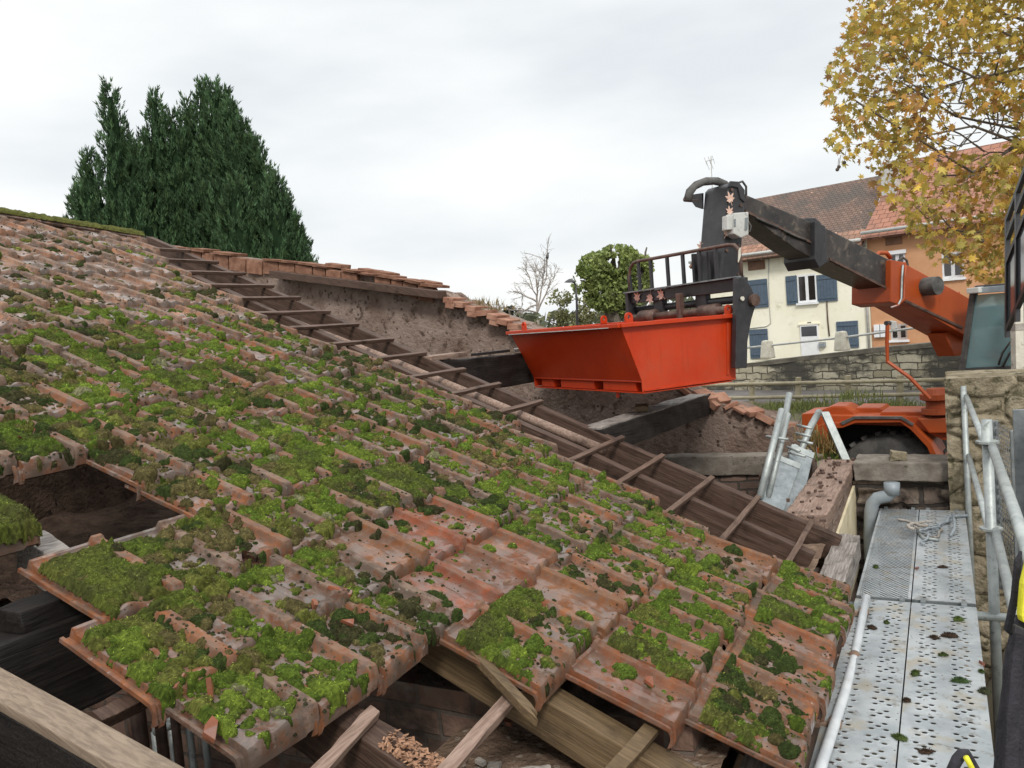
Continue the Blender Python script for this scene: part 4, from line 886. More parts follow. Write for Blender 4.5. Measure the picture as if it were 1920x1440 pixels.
plank(-.206, .11, 5.02, 7.18, 0, 'deck', 'far steel plank with the heap of straps on it')
plank(-.498, -.212, 2.62, 4.965, 0, 'deck', 'near steel plank along the white tube by the eave')
plank(-.206, .11, 2.62, 4.965, 0, 'deck', 'near steel plank strewn with moss clods and a tile shard')
plank(-.498, -.212, .2, 2.57, 0, 'deck', 'nearest steel plank by the eave, under the camera'); plank(-.206, .11, .2, 2.57, 0, 'deck', 'nearest steel plank by the guard rail, under the camera')
for i, y in enumerate((7.21, 4.99, 2.60)):
    tag(MB().tube([(-.56, y, -.055), (.26, y, -.055)], .024).build('transom', MT['galv_tube'], smooth=True), ('steel transom tube at the far end of the deck', 'steel transom tube under the joint between the planks', 'steel transom tube under the nearest planks')[i], 'scaffold tube', 'transoms under the deck')
def post(x, y, z0, z1, r, label, disc=()):
    t = empty('scaffold_post', (x, y, z0), label, 'scaffold post', 'scaffold posts')
    MB().tube([(x, y, z0), (x, y, z1)], r, 14).build('tube', MT['galv_tube'], t, smooth=True)
    for z in disc: MB().tube([(x, y, z - .006), (x, y, z + .006)], r * 2.1, 8).build('rosette', MT['galv_tube'], t)
post(.135, 7.17, -1.4, .98, .022, 'far galvanised scaffold post against the stone pillar')
post(.195, 5.0, -1.4, 1.02, .027, 'nearer galvanised scaffold post at the plank joint', (.9, .43))
post(-.56, 4.98, -1.4, -.02, .026, 'scaffold post under the eave by the plank joint')
for i, z in enumerate((.88, .42)):
    tag(MB().tube([(.15, 7.2, z + .02), (.185, 5.05, z)], .019, 12).build('guard_rail', MT['galv_tube'], smooth=True), ('upper' if i == 0 else 'lower') + ' guard rail of the far scaffold bay', 'guard rail', 'scaffold guard rails')
    tag(MB().tube([(.215, 5.0, z), (.215, 2.7, z)], .022, 14).build('guard_rail', MT['galv_tube'], smooth=True), ('upper' if i == 0 else 'lower') + ' guard rail of the near scaffold bay', 'guard rail', 'scaffold guard rails')
# perforated sheet standing on edge behind the rails
pn = empty('perforated_panel', (.33, 4.9, -.1), 'perforated galvanised plank stood on edge behind the guard rail', 'panel')
TLp, TRp, BRp = atD(1867, 806, 5.9), atD(1898, 788, 5.45), atD(1886, 1110, 5.25)
xa = TRp - TLp; xa[2] = 0; xa = nrm(xa); hw = np.linalg.norm((TRp - TLp)[:2]) / 2; mid = (TLp + TRp) / 2; hh_ = .62; mid = mid - UP * hh_
o = MB().add([(-hw, -hh_, 0), (hw, -hh_, 0), (hw, hh_, 0), (-hw, hh_, 0)], [(0, 1, 2, 3)]).build('sheet', MT['panel_dense'], None, fix=False, origin=(0, 0, 0)); o.parent = pn
za = np.cross(xa, UP); o.matrix_local = Matrix.Translation(Vector(mid) - pn.location) @ Matrix(((xa[0], 0, za[0]), (xa[1], 0, za[1]), (xa[2], 1, za[2]))).to_4x4()
for sgn in (-1, 1): MB().box(mid + xa * sgn * (hw + .012), xa * .012, za * .02, UP * hh_).build('edge_channel', MT['galv'], pn, bevel=.003)
for i, (x, y, z1, lb) in enumerate(((.40, 5.55, 1.0, 'flat galvanised upright at the far end of the perforated panel'), (.47, 5.4, .98, 'flat galvanised upright beside the pipe'))):
    tag(MB().box((x, y, z1 / 2 - .4), (.05, 0, 0), (0, .012, 0), (0, 0, z1 / 2 + .4)).build('upright_plank', MT['galv'], bevel=.004), lb, 'scaffold upright')
t = empty('grey_pipe', (.46, 4.45, -.5), 'fat grey plastic pipe standing beyond the guard rail', 'pipe')
MB().tube([(.46, 4.55, -1.2), (.46, 4.55, .78)], .075, 20, cap=False).build('pipe', MT['grey_pvc'], t, smooth=True); MB().tube([(.46, 4.55, .2), (.46, 4.55, .27)], .085, 20).build('collar', MT['grey_pvc'], t, smooth=True)
# white tube along the eave, with couplers
tb = [atD(1625, 1120, 4.6), atD(1600, 1240, 3.95), atD(1583, 1302, 3.58), atD(1543, 1425, 3.02), atD(1525, 1490, 2.8)]
t = empty('eave_tube', tb[2], 'long white-grey tube with rusty couplers lying along the deck under the eave', 'tube')
MB().tube(tb, .021, 14).build('tube', MT['tube_white'], t, smooth=True)
for px, py, D in ((1602, 1232, 3.99), (1565, 1357, 3.33), (1619, 1148, 4.45)):
    c = atD(px, py, D); d = nrm(tb[-1] - tb[0]); MB().tube([c - d * .018, c + d * .018], .028, 12).build('coupler', MT['coupler'], t, smooth=True); MB().box(c + np.array([-.05, 0, -.01]), (.03, 0, 0), (0, .014, 0), (0, 0, .012)).build('coupler_tongue', MT['coupler'], t, bevel=.003)
# straps heaped on the far plank
sp = empty('strap_heap', atZ(1755, 992, 0), 'tangled heap of grey straps and chain on the far plank', 'straps')
r = np.random.default_rng(19); c0 = atZ(1752, 992, .0)
for i in range(9):
    pts = []; a = r.uniform(0, 6.28); p = c0 + np.array([r.normal(0, .045), r.normal(0, .06), .01 + .012 * (i % 4)])
    for k in range(9):
        a += r.normal(0, .75); p = p + np.array([math.cos(a) * .03, math.sin(a) * .045, r.normal(0, .006)]); p[2] = max(.01, p[2]); pts.append(p.copy())
    MB().tube(pts, .008 + .004 * (i % 3 == 0), 7).build('strap', MT['concrete' if i % 2 else 'grey_pvc'], sp, smooth=True)
hk = [atZ(1782, 1008, .0) + UP * .012, atZ(1790, 998, .01) + UP * .02, atZ(1790, 985, .02) + UP * .03, atZ(1786, 972, .03) + UP * .03]; MB().tube(hk, .010, 8).build('hook', MT['grey_pvc'], sp, smooth=True)
hk = [atZ(1720, 998, .0) + UP * .012, atZ(1732, 1012, .0) + UP * .012, atZ(1760, 1016, .0) + UP * .012]; MB().tube(hk, .011, 8).build('strap', MT['galv_tube'], sp, smooth=True)
# moss clods and crumbs on the deck
def clod(c, a, b, h, seed, col, name, label, cat='moss clod'):
    r = np.random.default_rng(seed); n, m = 16, 7; vs = []; 
    for i in range(m):
        t = i / (m - 1) * math.pi / 2
        for k in range(n):
            an = 2 * math.pi * k / n; j = 1 + .22 * math.sin(an * 2 + seed) + .14 * math.sin(an * 5 + seed * 2) + r.normal(0, .06)
            vs.append((a * math.cos(an) * math.cos(t) * j, b * math.sin(an) * math.cos(t) * j, h * math.sin(t) * (1 + r.normal(0, .06)) + .001))
    fs = [(i * n + k, i * n + (k + 1) % n, (i + 1) * n + (k + 1) % n, (i + 1) * n + k) for i in range(m - 1) for k in range(n)]
    v = np.array(vs); k = r.integers(0, len(v), 260); d = r.normal(0, 1, (260, 3)) * .35 + v[k] / np.array([a, b, h]); d /= np.linalg.norm(d, axis=1)[:, None]; s = np.cross(d, r.normal(0, 1, (260, 3))); s /= np.linalg.norm(s, axis=1)[:, None]
    tri = np.stack([v[k] - s * .0012, v[k] + s * .0012, v[k] + d * .008], 1).reshape(-1, 3)
    cc = np.concatenate([np.array(col) * r.uniform(.7, 1.2, (len(v), 1)), np.repeat(np.array(col) * r.uniform(.8, 1.6, (260, 1)), 3, 0)])
    o = npmesh(name, np.concatenate([v, tri]), [np.array(fs), np.arange(780).reshape(-1, 3) + len(v)], MT['moss'], cols=cc); o.location = Vector(c)
    return tag(o, label, cat)
GRN, BRN = (.06, .085, .025), (.055, .035, .024)
for i, (px, py, a, b, h, col, lb) in enumerate((
        (1642, 1064, .018, .022, .012, GRN, 'small moss clod on the far finely perforated plank'), (1768, 1064, .03, .016, .008, BRN, 'flat dark crumb below the strap heap'),
        (1797, 1163, .022, .02, .016, (.085, .12, .03), 'round green moss clod near the plank joint by the guard rail'), (1780, 1193, .032, .028, .014, BRN, 'largest brown earth clod, middle of the near plank'),
        (1752, 1196, .02, .016, .008, BRN, 'brown crumb touching the largest earth clod'), (1635, 1178, .022, .018, .012, BRN, 'dark clod beside the white tube near the plank joint'),
        (1662, 1168, .014, .014, .008, GRN, 'small dark clod near the joint of the near planks'), (1716, 1264, .018, .022, .014, GRN, 'dark oval moss clod just beyond the plank seam'),
        (1768, 1229, .018, .012, .010, GRN, 'ragged green crumb on the near plank'), (1800, 1278, .03, .018, .016, (.05, .085, .03), 'ragged green moss clod with a loose tail'),
        (1846, 1298, .020, .026, .016, (.05, .055, .03), 'smooth dark moss clod at the outer plank edge'), (1687, 1384, .026, .022, .010, GRN, 'spiky flattened moss tuft on the plank seam'),
        (1840, 1260, .010, .010, .006, GRN, 'tiny green crumb below the tile shard'), (1700, 1314, .016, .014, .007, BRN, 'brown crumb left of the seam moss'), (1736, 1410, .024, .018, .006, BRN, 'muddy crumb beside the hole cluster near the tool handle'))):
    clod(atZ(px, py, .0015), a, b, h, 300 + i, col, 'moss_clod', lb)
shard('tile_shard', atZ(1842, 1246, .008), (.2, .1, 1), .022, 92, (.40, .15, .10), 'reddish tile shard on the near plank by the guard rail')
shard('tile_shard', atZ(1720, 1067, .006), (0, 0, 1), .014, 93, (.32, .13, .09), 'tiny red tile chip on the seam of the far planks')
# black and yellow bag hanging at the rail, and a tool handle
bg_ = empty('tool_bag', atD(1895, 1440, 1.75), 'tall black webbing bag with a yellow flap hanging at the guard rail', 'bag')
bp = lambda px, py, D=1.7: atD(px, py, D)
MB().prism([bp(*q, 1.76) for q in ((1893, 1165), (1880, 1215), (1870, 1300), (1864, 1370), (1852, 1500), (1990, 1500), (1990, 1150), (1912, 1150))], -FW * .05).build('bag_body', MT['webbing'], bg_, bevel=.015, sub=2, rough=.004)
MB().prism([bp(*q, 1.69) for q in ((1903, 1150), (1890, 1250), (1882, 1340), (1874, 1500), (1902, 1500), (1906, 1340), (1912, 1250), (1918, 1160))], -FW * .012).build('strap', MT['webbing'], bg_, bevel=.004)
MB().prism([bp(*q, 1.68) for q in ((1921, 1040), (1909, 1090), (1904, 1150), (1906, 1160), (1921, 1168), (1965, 1168), (1965, 1030))], -FW * .02).build('yellow_flap', MT['yellow'], bg_, bevel=.006)
MB().prism([bp(*q, 1.655) for q in ((1898, 1168), (1916, 1176), (1914, 1192), (1896, 1184))], -FW * .01).build('buckle', MT['black'], bg_, bevel=.003)
MB().prism([bp(*q, 1.74) for q in ((1880, 1180), (1893, 1120), (1900, 1050), (1912, 1030), (1906, 1110), (1892, 1190))], -FW * .012).build('shoulder_strap', MT['webbing'], bg_, bevel=.004)
th = empty('bent_tool', atZ(1800, 1470, .02), 'bent black tool handle with a yellow inner face at the frame edge', 'tool')
hp_ = [atD(px, py, 2.62) for px, py in ((1770, 1478), (1782, 1450), (1795, 1424), (1804, 1413), (1812, 1412), (1820, 1424), (1836, 1452), (1846, 1478))]
MB().tube(hp_, [.014, .016, .018, .017, .014, .012, .012, .012], 12).build('grip', MT['webbing'], th, smooth=True)
MB().tube([atD(px, py, 2.585) for px, py in ((1811, 1419), (1819, 1434), (1830, 1456), (1838, 1478))], .009, 8).build('yellow_inlay', MT['yellow'], th, smooth=True)

# ------------------------------------------------------------------ galvanised frames leaning at the wall junction
gf = [((1424, 934), (1466, 768), 6.0, .026, 'round galvanised tube leaning leftmost in the stack of frames', 'tube'), ((1440, 934), (1478, 776), 6.05, .022, 'second round galvanised tube in the leaning stack', 'tube'), ((1452, 900), (1480, 738), 6.5, .026, 'longest galvanised tube in the leaning stack, with a hooked head', 'tube')]
for a, b, D, rr, lb, nm in gf:
    tag(MB().tube([atD(*a, D), atD(*b, D + .35)], rr, 12).build('galvanised_tube', MT['galv_tube'], smooth=True), lb, 'scaffold tube', 'galvanised parts leaning in a stack')
for i, (a, b, D, wd) in enumerate((((1448, 940), (1474, 870), 6.05, .10), ((1480, 938), (1502, 850), 6.2, .09))):
    A, B = atD(*a, D), atD(*b, D + .3); d = nrm(B - A); s = nrm(np.cross(d, UP)); s = LT * .9 + FW * .2; s = nrm(s - d * (s @ d)); n = np.cross(d, s)
    t = empty('galvanised_plank', A, ('broad galvanised plank end leaning in front of the stack', 'second galvanised plank end leaning behind the broad one')[i], 'scaffold plank', 'galvanised parts leaning in a stack')
    MB().bar(A - d * .3, B, s * wd, n * .028).build('plank', MT['galv'], t, bevel=.006); MB().box(B, s * wd * 1.03, n * .034, d * .03).build('end_cap', MT['galv_tube'], t, bevel=.004)
    for k in (-.6, .6): MB().box(B + s * wd * k + d * .035, s * .018, n * .016, d * .02).build('hook', MT['galv_tube'], t, bevel=.003)
for i, (x0, y0, x1, y1, D) in enumerate(((1436, 818, 1478, 824, 6.3), (1494, 797, 1522, 803, 6.7), (1492, 812, 1520, 818, 6.65), (1496, 826, 1524, 832, 6.6), (1478, 848, 1510, 856, 6.4), (1476, 838, 1500, 846, 6.45))):
    tag(MB().tube([atD(x0, y0, D), atD(x1, y1, D - .1)], .011, 8).build('locking_pin_bar', MT['galv_tube'], smooth=True), f"thin cross bar in the leaning stack, {ORD[i + 1]} of six" if False else ('thin bar across the top of the two leftmost leaning tubes', 'topmost of the short cross bars on the long leaning tube', 'short cross bar just under the topmost one', 'third short cross bar down the long leaning tube', 'lowest short cross bar above the plank ends', 'short cross bar between the tubes and the plank ends')[i], 'scaffold bar', 'cross bars of the leaning frames')
tag(MB().bar(atD(1546, 772, 7.4), atD(1590, 872, 7.2), LT * .035, FW * .02).build('flat_upright', MT['galv_tube'], bevel=.004), 'flat galvanised bar leaning against the wheel arch', 'scaffold upright')
tag(MB().tube([atD(1536, 772, 7.5), atD(1520, 800, 7.3), atD(1500, 850, 7.1)], .03, 10).build('galvanised_tube', MT['galv_tube'], smooth=True), 'galvanised tube with a flattened end leaning by the grass tuft', 'scaffold tube', 'galvanised parts leaning in a stack')
tufts('grass', [atD(1535, 838, 7.6), atD(1548, 850, 7.6), atD(1526, 826, 7.7)], .20, (.26, .20, .08), 'dry yellow grass tuft growing on the wall junction', 'grass', 8, 60, .06, .004)
tufts('grass', [atD(1552, 862, 7.5), atD(1570, 868, 7.5)], .10, (.12, .17, .04), 'green grass tuft at the foot of the flat bar', 'grass', 9, 50, .05, .004)

# ------------------------------------------------------------------ orange-red tipping skip on the forks
KC = atD(1380, 602, 6.73); KB = atD(1163, 602, 6.2)
KU = KB - KC; KU[2] = 0; KL = np.linalg.norm(KU); KU /= KL; KW = np.array([-KU[1], KU[0], 0])
if KW @ (atD(950, 628, 7.53) - KB) < 0: KW = -KW
ZR, ZB = 1.655, 1.135
def kk(u, w_, z): q = KC + KU * u + KW * w_; return np.array([q[0], q[1], z])
def pw(px, py, w_): p = atPl(px, py, KC + KW * w_, KW); return p
def pu(px, py, u): return atPl(px, py, KC + KU * u, KU)
SW = 1.80
skip = empty('tipping_skip', kk(.5, .9, ZB), 'bright orange-red tipping skip held up on the black forks', 'skip')
th_ = .012
def plate(name, pts, n, mat='red', parent=skip, t=.010): return MB().prism(pts, nrm(n) * t).build(name, MT[mat], parent, bevel=.0025)
UB = .985; zp = ZB + .085
plate('side_panel', [kk(KL, 0, ZR), kk(0, 0, ZR), kk(.04, 0, ZB), kk(UB, 0, ZB), kk(UB, 0, zp)], KW); plate('side_panel', [kk(KL, SW, ZR), kk(0, SW, ZR), kk(.04, SW - .1, ZB), kk(UB, SW - .1, ZB), kk(UB, SW - .1, zp)], KW)
plate('front_panel', [kk(KL, .012, ZR), kk(KL, SW, ZR), kk(UB, SW - .1, zp), kk(UB, .012, zp)], -KU)
plate('back_panel', [kk(0, .012, ZR), kk(0, SW, ZR), kk(.04, SW - .1, ZB), kk(.04, .012, ZB)], KU)
plate('floor_plate', [kk(UB, .014, zp - .012), kk(UB, SW - .1, zp - .012), kk(.05, SW - .1, zp - .012), kk(.05, .014, zp - .012)], UP)
# base with the fork pockets
for w0, w1 in ((.105, .56), (.70, 1.24), (1.37, SW - .21)):
    m = MB(); m.prism([kk(UB - .015, w0, ZB), kk(UB - .015, w1, ZB), kk(UB - .015, w1, zp - .014), kk(UB - .015, w0, zp - .014)], -KU * .9); m.build('base_box', MT['red'], skip, bevel=.003)
MB().prism([kk(UB, .0, ZB - .004), kk(UB, SW - .1, ZB - .004), kk(.08, SW - .1, ZB - .004), kk(.08, 0, ZB - .004)], -UP * .008).build('skid_plate', MT['red'], skip)
MB().box(kk(UB - .03, .38, ZB - .035), KU * .008, KW * .012, UP * .025).build('tab', MT['red'], skip)
# rolled rim
rim = [kk(KL + .02, -.022, ZR), kk(KL + .02, SW + .022, ZR), kk(-.02, SW + .022, ZR), kk(-.02, -.022, ZR)]
for a, b in zip(rim, rim[1:] + rim[:1]):
    d = nrm(b - a); MB().bar(a + UP * .004, b + UP * .004 + d * 0, np.cross(d, UP) * .022, UP * .016).build('rim', MT['red'], skip, bevel=.004)
m = MB(); m.bar(kk(KL + .045, .1, ZR - .008), kk(KL + .045, 1.76, ZR - .010), KU * .0012, UP * .003); m.build('scuffed_edge', MT['grey_box'], skip)
def lug(u, w_, ax):
    vs = []; fs = []; n = 14; c = kk(u, w_, ZR + .018)
    outer = [(-.035, 0), (-.035, .035)] + [(.035 * math.cos(t), .045 + .035 * math.sin(t)) for t in np.linspace(math.pi, 0, 10)] + [(.035, .035), (.035, 0)]
    nO = len(outer); inner = [(.015 * math.cos(t), .045 + .017 * math.sin(t)) for t in np.linspace(-math.pi * .9, -math.pi * .9 - 2 * math.pi, nO, endpoint=False)]
    m = MB(); side = nrm(np.cross(UP, ax))
    P = lambda q, s: c + ax * q[0] + UP * q[1] + side * s
    vs = [P(q, -.008) for q in outer] + [P(q, -.008) for q in inner] + [P(q, .008) for q in outer] + [P(q, .008) for q in inner]
    for k in range(nO):
        j = (k + 1) % nO; fs += [(k, j, nO + j, nO + k), (2*nO + k, 3*nO + k, 3*nO + j, 2*nO + j), (k, 2*nO + k, 2*nO + j, j), (nO + k, nO + j, 3*nO + j, 3*nO + k)]
    m.add(vs, fs).build('lifting_eye', MT['red'], skip)
m = MB(); m.bar(kk(.10, -.006, ZR - .05), kk(.13, -.006, ZB + .05), KU * .010, KW * .006); m.bar(kk(.06, -.006, ZB + .012), kk(UB - .01, -.006, ZB + .012), UP * .006, KW * .005); m.build('weld_seam', MT['red'], skip, sub=3, rough=.003)
lug(KL - .10, .03, KU); lug(KL - .03, SW - .22, KW); lug(.06, .02, KU); lug(.1, SW - .03, KU)

# ------------------------------------------------------------------ telehandler
te = empty('telehandler', kk(-2.6, .0, -.85), 'orange telehandler with a black telescopic boom reaching over the roof', 'telehandler')
def slab_w(name, pxs, w0, wid, mat, parent=te, bevel=.008, sub=0): return MB().prism([pw(px, py, w0) for px, py in pxs], KW * wid).build(name, MT[mat], parent, bevel=bevel, sub=sub)
# boom, thin end first
s1 = slab_w('inner_boom', [(1380, 358), (1394, 363), (1546, 427), (1546, 497), (1492, 467), (1404, 404), (1380, 392)], .34, .27, 'black_grease')
s2 = slab_w('middle_boom', [(1537, 422), (1690, 498), (1690, 551), (1549, 489), (1537, 484)], .31, .33, 'black_grease')
slab_w('boom_collar', [(1528, 414), (1548, 424), (1552, 492), (1536, 502), (1528, 486)], .285, .38, 'black', s2)
slab_w('cable_guard', [(1505, 424), (1509, 409), (1528, 408), (1540, 418), (1538, 430)], .40, .05, 'black', s2)
so_ = slab_w('outer_boom', [(1676, 488), (1700, 496), (1830, 566), (1860, 600), (1830, 640), (1790, 618), (1688, 560), (1676, 554)], .27, .42, 'orange')
slab_w('front_collar', [(1671, 487), (1700, 492), (1702, 560), (1688, 572), (1670, 566)], .25, .46, 'orange', so_)
slab_w('side_rib', [(1688, 556), (1806, 612), (1806, 618), (1688, 562)], .255, .02, 'rust', so_)
for dz in (0, 1):
    MB().tube([pw(px, py, .235) for px, py in ((1693 + 5*dz, 497), (1691 + 5*dz, 520), (1690 + 5*dz, 560), (1684, 572), (1670, 577))], .011, 8).build('hydraulic_pipe', MT['orange' if dz else 'galv_tube'], so_, smooth=True)
c0, c1 = pw(1730, 538, .29), pw(1730, 538, .12); MB().lathe(c0, -KW, [(0, .0), (0, .088), (.10, .092), (.17, .09), (.175, .0)], 24).build('side_lamp', MT['rubber'], so_, smooth=False)
MB().tube([pw(px, py, .4) for px, py in ((1640, 486), (1648, 474), (1662, 474), (1670, 484))], .022, 8).build('hose_guide', MT['orange'], so_, smooth=True)
MB().tube([pw(px, py, .45) for px, py in ((1684, 490), (1692, 482), (1700, 488), (1703, 502), (1699, 512))], .012, 8).build('hose', MT['rubber'], so_, smooth=True)
slab_w('eyelet', [(1797, 553), (1800, 546), (1803, 556)], .4, .02, 'orange', so_)
slab_w('lift_bracket', [(1770, 625), (1812, 612), (1850, 660), (1790, 668)], .38, .2, 'orange', so_)
# boom head
hd = slab_w('boom_head', [(1365, 349), (1371, 342), (1383, 343), (1394, 356), (1396, 400), (1390, 470), (1389, 530), (1349, 545), (1356, 460)], .31, .30, 'black', bevel=.014)
for w_ in (.295, .61): slab_w('head_flange', [(1363, 352), (1370, 339), (1385, 340), (1397, 356), (1397, 380), (1389, 372), (1384, 352), (1372, 350)], w_, .02, 'black', hd)
MB().tube([pw(px, py, .5) for px, py in ((1291, 377), (1293, 363), (1302, 350), (1318, 342), (1338, 340), (1356, 344), (1368, 350))], .030, 10).build('hose_loop', MT['rubber'], hd, smooth=True)
MB().tube([pw(px, py, .58) for px, py in ((1286, 372), (1290, 357), (1303, 344), (1324, 336), (1346, 336), (1362, 343))], .018, 10).build('hose_loop', MT['rubber'], hd, smooth=True)
MB().tube([pw(px, py, .32) for px, py in ((1384, 343), (1392, 340), (1399, 350), (1399, 366))], .010, 8).build('hose_loop', MT['rubber'], hd, smooth=True)
a, b = pu(1314, 376, -.27), pu(1284, 374, -.27); MB().tube([a, b], .022, 10).build('hose_bracket', MT['rust'], hd); MB().prism([pu(px, py, -.25) for px, py in ((1288, 366), (1316, 362), (1316, 392), (1304, 388))], -KU * .02).build('bracket_plate', MT['black'], hd)
bo = MB()
for px, py in ((1371, 356), (1388, 366), (1388, 385), (1384, 460), (1384, 490), (1384, 515), (1362, 470)):
    bo.lathe(pw(px, py, .312), -KW, [(0, 0), (0, .016), (.012, .016), (.012, 0)], 8)
bo.build('bolts', MT['rust'], hd)
for i, px0 in enumerate((1418, 1470)): MB().tube([pw(px0, 408 + i * 24, .325), pw(px0 + 20, 418 + i * 24, .32), pw(px0 + 42, 427 + i * 24, .325)], .010, 6).build('hose', MT['rubber'], s1, smooth=True)
MB().bar(pw(1398, 396, .333), pw(1528, 458, .333), KW * .006, UP * .012).build('wear_strip', MT['rust'], s1); MB().bar(pw(1556, 486, .303), pw(1664, 541, .303), KW * .006, UP * .012).build('wear_strip', MT['rust'], s2)
# oval opening with the hydraulic coupler
ov = [pu(1330 + 13 * math.cos(t) * (1 if math.sin(t) < 0 else 1), 500 + 28 * math.sin(t), -.235) for t in np.linspace(0, 2 * math.pi, 20, endpoint=False)]
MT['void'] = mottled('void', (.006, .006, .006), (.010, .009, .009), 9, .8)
MB().prism(ov, -KU * .03).build('head_opening', MT['void'], hd)
cpl = MB().box(pu(1330, 500, -.225), KU * .03, KW * .045, UP * .085).build('hydraulic_coupler', MT['rubber'], hd, bevel=.006)
for dz in (-.05, 0, .05): MB().tube([pu(1330, 500, -.19) + UP * dz, pu(1330, 500, -.16) + UP * dz], .014, 8).build('coupling', MT['galv_tube'], cpl)
for w_, hh in ((.42, .2), (.62, .2)): MB().box(kk(-.17, w_, 2.06), KU * .06, KW * .016, UP * .17).build('head_lug', MT['black'], hd, bevel=.01)
# control box with plugs
cbx = slab_w('connector_box', [(1377, 399), (1404, 397), (1404, 440), (1390, 446), (1376, 438)], .20, .11, 'grey_box', hd, .01)
slab_w('plug_housing', [(1364, 404), (1376, 403), (1377, 430), (1364, 431)], .22, .07, 'grey_box', cbx); slab_w('latch', [(1398, 408), (1403, 407), (1402, 430), (1397, 432)], .19, .01, 'galv', cbx); slab_w('latch', [(1377, 410), (1380, 410), (1380, 425), (1377, 425)], .195, .01, 'galv', cbx)
MB().tube([pw(px, py, .24) for px, py in ((1396, 436), (1406, 434), (1408, 424), (1402, 414))], .008, 6).build('cable', MT['rubber'], cbx, smooth=True)
# fork carriage
fc = MB().prism([kk(-.05, -.02, 1.965), kk(-.05, 1.53, 1.945), kk(-.05, 1.53, 1.845), kk(-.05, -.02, 1.86)], -KU * .09).build('fork_carriage', MT['black'], te, bevel=.006)
MB().bar(kk(-.045, -.03, 1.972), kk(-.045, 1.54, 1.955), KU * .05, UP * .006).build('top_edge', MT['galv'], fc)
rail = [kk(-.07, w_, z) for w_, z in ((1.52, 1.95), (1.52, 2.10), (1.50, 2.19), (1.44, 2.235), (1.36, 2.245), (.75, 2.245), (.12, 2.245), (.04, 2.235), (-.01, 2.19), (-.02, 2.10), (-.02, 1.96))]
MB().tube(rail, .016, 10).build('headboard_rail', MT['rust'], fc, smooth=True)
m = MB(); m.bar(kk(-.07, 1.52, 1.95), kk(-.07, 1.52, 2.12), KW * .025, KU * .01); m.build('headboard_end', MT['black'], fc)
for w_ in (1.36, 1.17, .92, .70, .48, .27): MB().bar(kk(-.07, w_, 1.95), kk(-.07, w_, 2.24), KW * .016, KU * .012).build('headboard_bar', MT['black'], fc, bevel=.003)
MB().tube([kk(-.12, .02, 1.79), kk(-.12, 1.5, 1.78)], .034, 14).build('carriage_tube', MT['black'], fc, smooth=True)
MB().tube([kk(-.02, -.04, 1.715), kk(-.02, 1.5, 1.70)], .036, 14).build('fork_shaft', MT['rust'], fc, smooth=True)
for w_ in (.34, 1.2): MB().tube([kk(-.02, w_ - .12, 1.71), kk(-.02, w_ + .10, 1.706)], .062, 16).build('fork_sleeve', MT['rust'], fc, smooth=True)
MB().bar(kk(.01, .68, 1.89), kk(.01, .68, 1.62), KW * .025, KU * .03).build('stop_plate', MT['rust'], fc, bevel=.01)
for w_ in (.5, 1.1): MB().box(kk(-.1, w_, 1.80), KU * .03, KW * .07, UP * .075).build('carriage_bracket', MT['black'], fc, bevel=.01)
spx = [(1382, 521), (1394, 519), (1408, 537), (1418, 560), (1416, 576), (1409, 600), (1402, 640), (1401, 690), (1379, 690), (1380, 640), (1381, 600)]
MB().prism([pw(px, py, -.10) for px, py in spx], KW * .05).build('side_plate', MT['black'], fc, bevel=.006)
MB().prism([kk(-.09, 1.50, 1.96), kk(-.02, 1.50, 1.96), kk(-.01, 1.50, 1.5), kk(-.10, 1.50, 1.2), kk(-.16, 1.5, 1.5)], KW * .05).build('side_plate', MT['black'], fc, bevel=.006)
c = pw(1412, 563, -.11); MB().lathe(c, -KW, [(0, 0), (0, .05), (.03, .05), (.035, 0)], 16).build('pivot_pin', MT['rust'], fc); c = pw(1391, 560, -.11); MB().lathe(c, -KW, [(0, 0), (0, .018), (.012, .018), (.012, 0)], 10).build('pin_hole', MT['pale_stone'], fc)
MB().prism([pw(px, py, -.06) for px, py in ((1386, 470), (1389, 464), (1389, 480), (1385, 492))], KW * .01).build('label_plate', MT['pale_stone'], fc)
for w_ in (.34, 1.2):
    f = MB().bar(kk(-.02, w_, 1.72), kk(-.02, w_, ZB + .01), KW * .055, KU * .02).build('fork', MT['rust'], te, bevel=.005); MB().bar(kk(-.04, w_ + .0, ZB + .028), kk(.88, w_ + .0, ZB + .03), KW * .055, UP * .016).build('fork_tine', MT['rust'], f, bevel=.005)
# cab
cf = lambda px, py, u=-3.15: pu(px, py, u)
cb = empty('cab', cf(1850, 700), None, None); cb.parent = te; cb.location = Vector(cf(1850, 700)) - te.location
def cbar(name, a, b, wv, hv, mat='black'): return MB().bar(a, b, wv, hv).build(name, MT[mat], cb, bevel=.006)
A1, A2, A3, A4 = cf(1803, 712), cf(1826, 549), cf(1936, 541), cf(1942, 700)
cbar('front_pillar', A1, A2, KW * .028, KU * .03, 'rubber'); cbar('front_pillar', A4, A3, KW * .028, KU * .03, 'rubber'); cbar('roof_edge', A2 + UP * .02, A3 + UP * .02, UP * .03, KU * .05, 'grey_pvc')
MB().prism([cf(1809, 690), cf(1830, 553), cf(1934, 545), cf(1940, 684)], -KU * .008).build('windscreen', MT['cab_glass'], cb)
back = -KU * 1.35; MB().prism([A2 + UP * .02, A3 + UP * .02, A3 + back + UP * .02, A2 + back + UP * .02], UP * .05).build('cab_roof', MT['black'], cb, bevel=.02)
cbar('rear_pillar', A1 + back, A2 + back, KW * .03, KU * .03); cbar('rear_pillar', A4 + back, A3 + back, KW * .03, KU * .03)
MT['cab_sky'] = glass('cab_sky', (.40, .55, .55), .15)
MB().prism([A1 + back + UP * .45, A2 + back, A3 + back, A4 + back + UP * .45], -KU * .008).build('rear_window', MT['cab_glass'], cb)
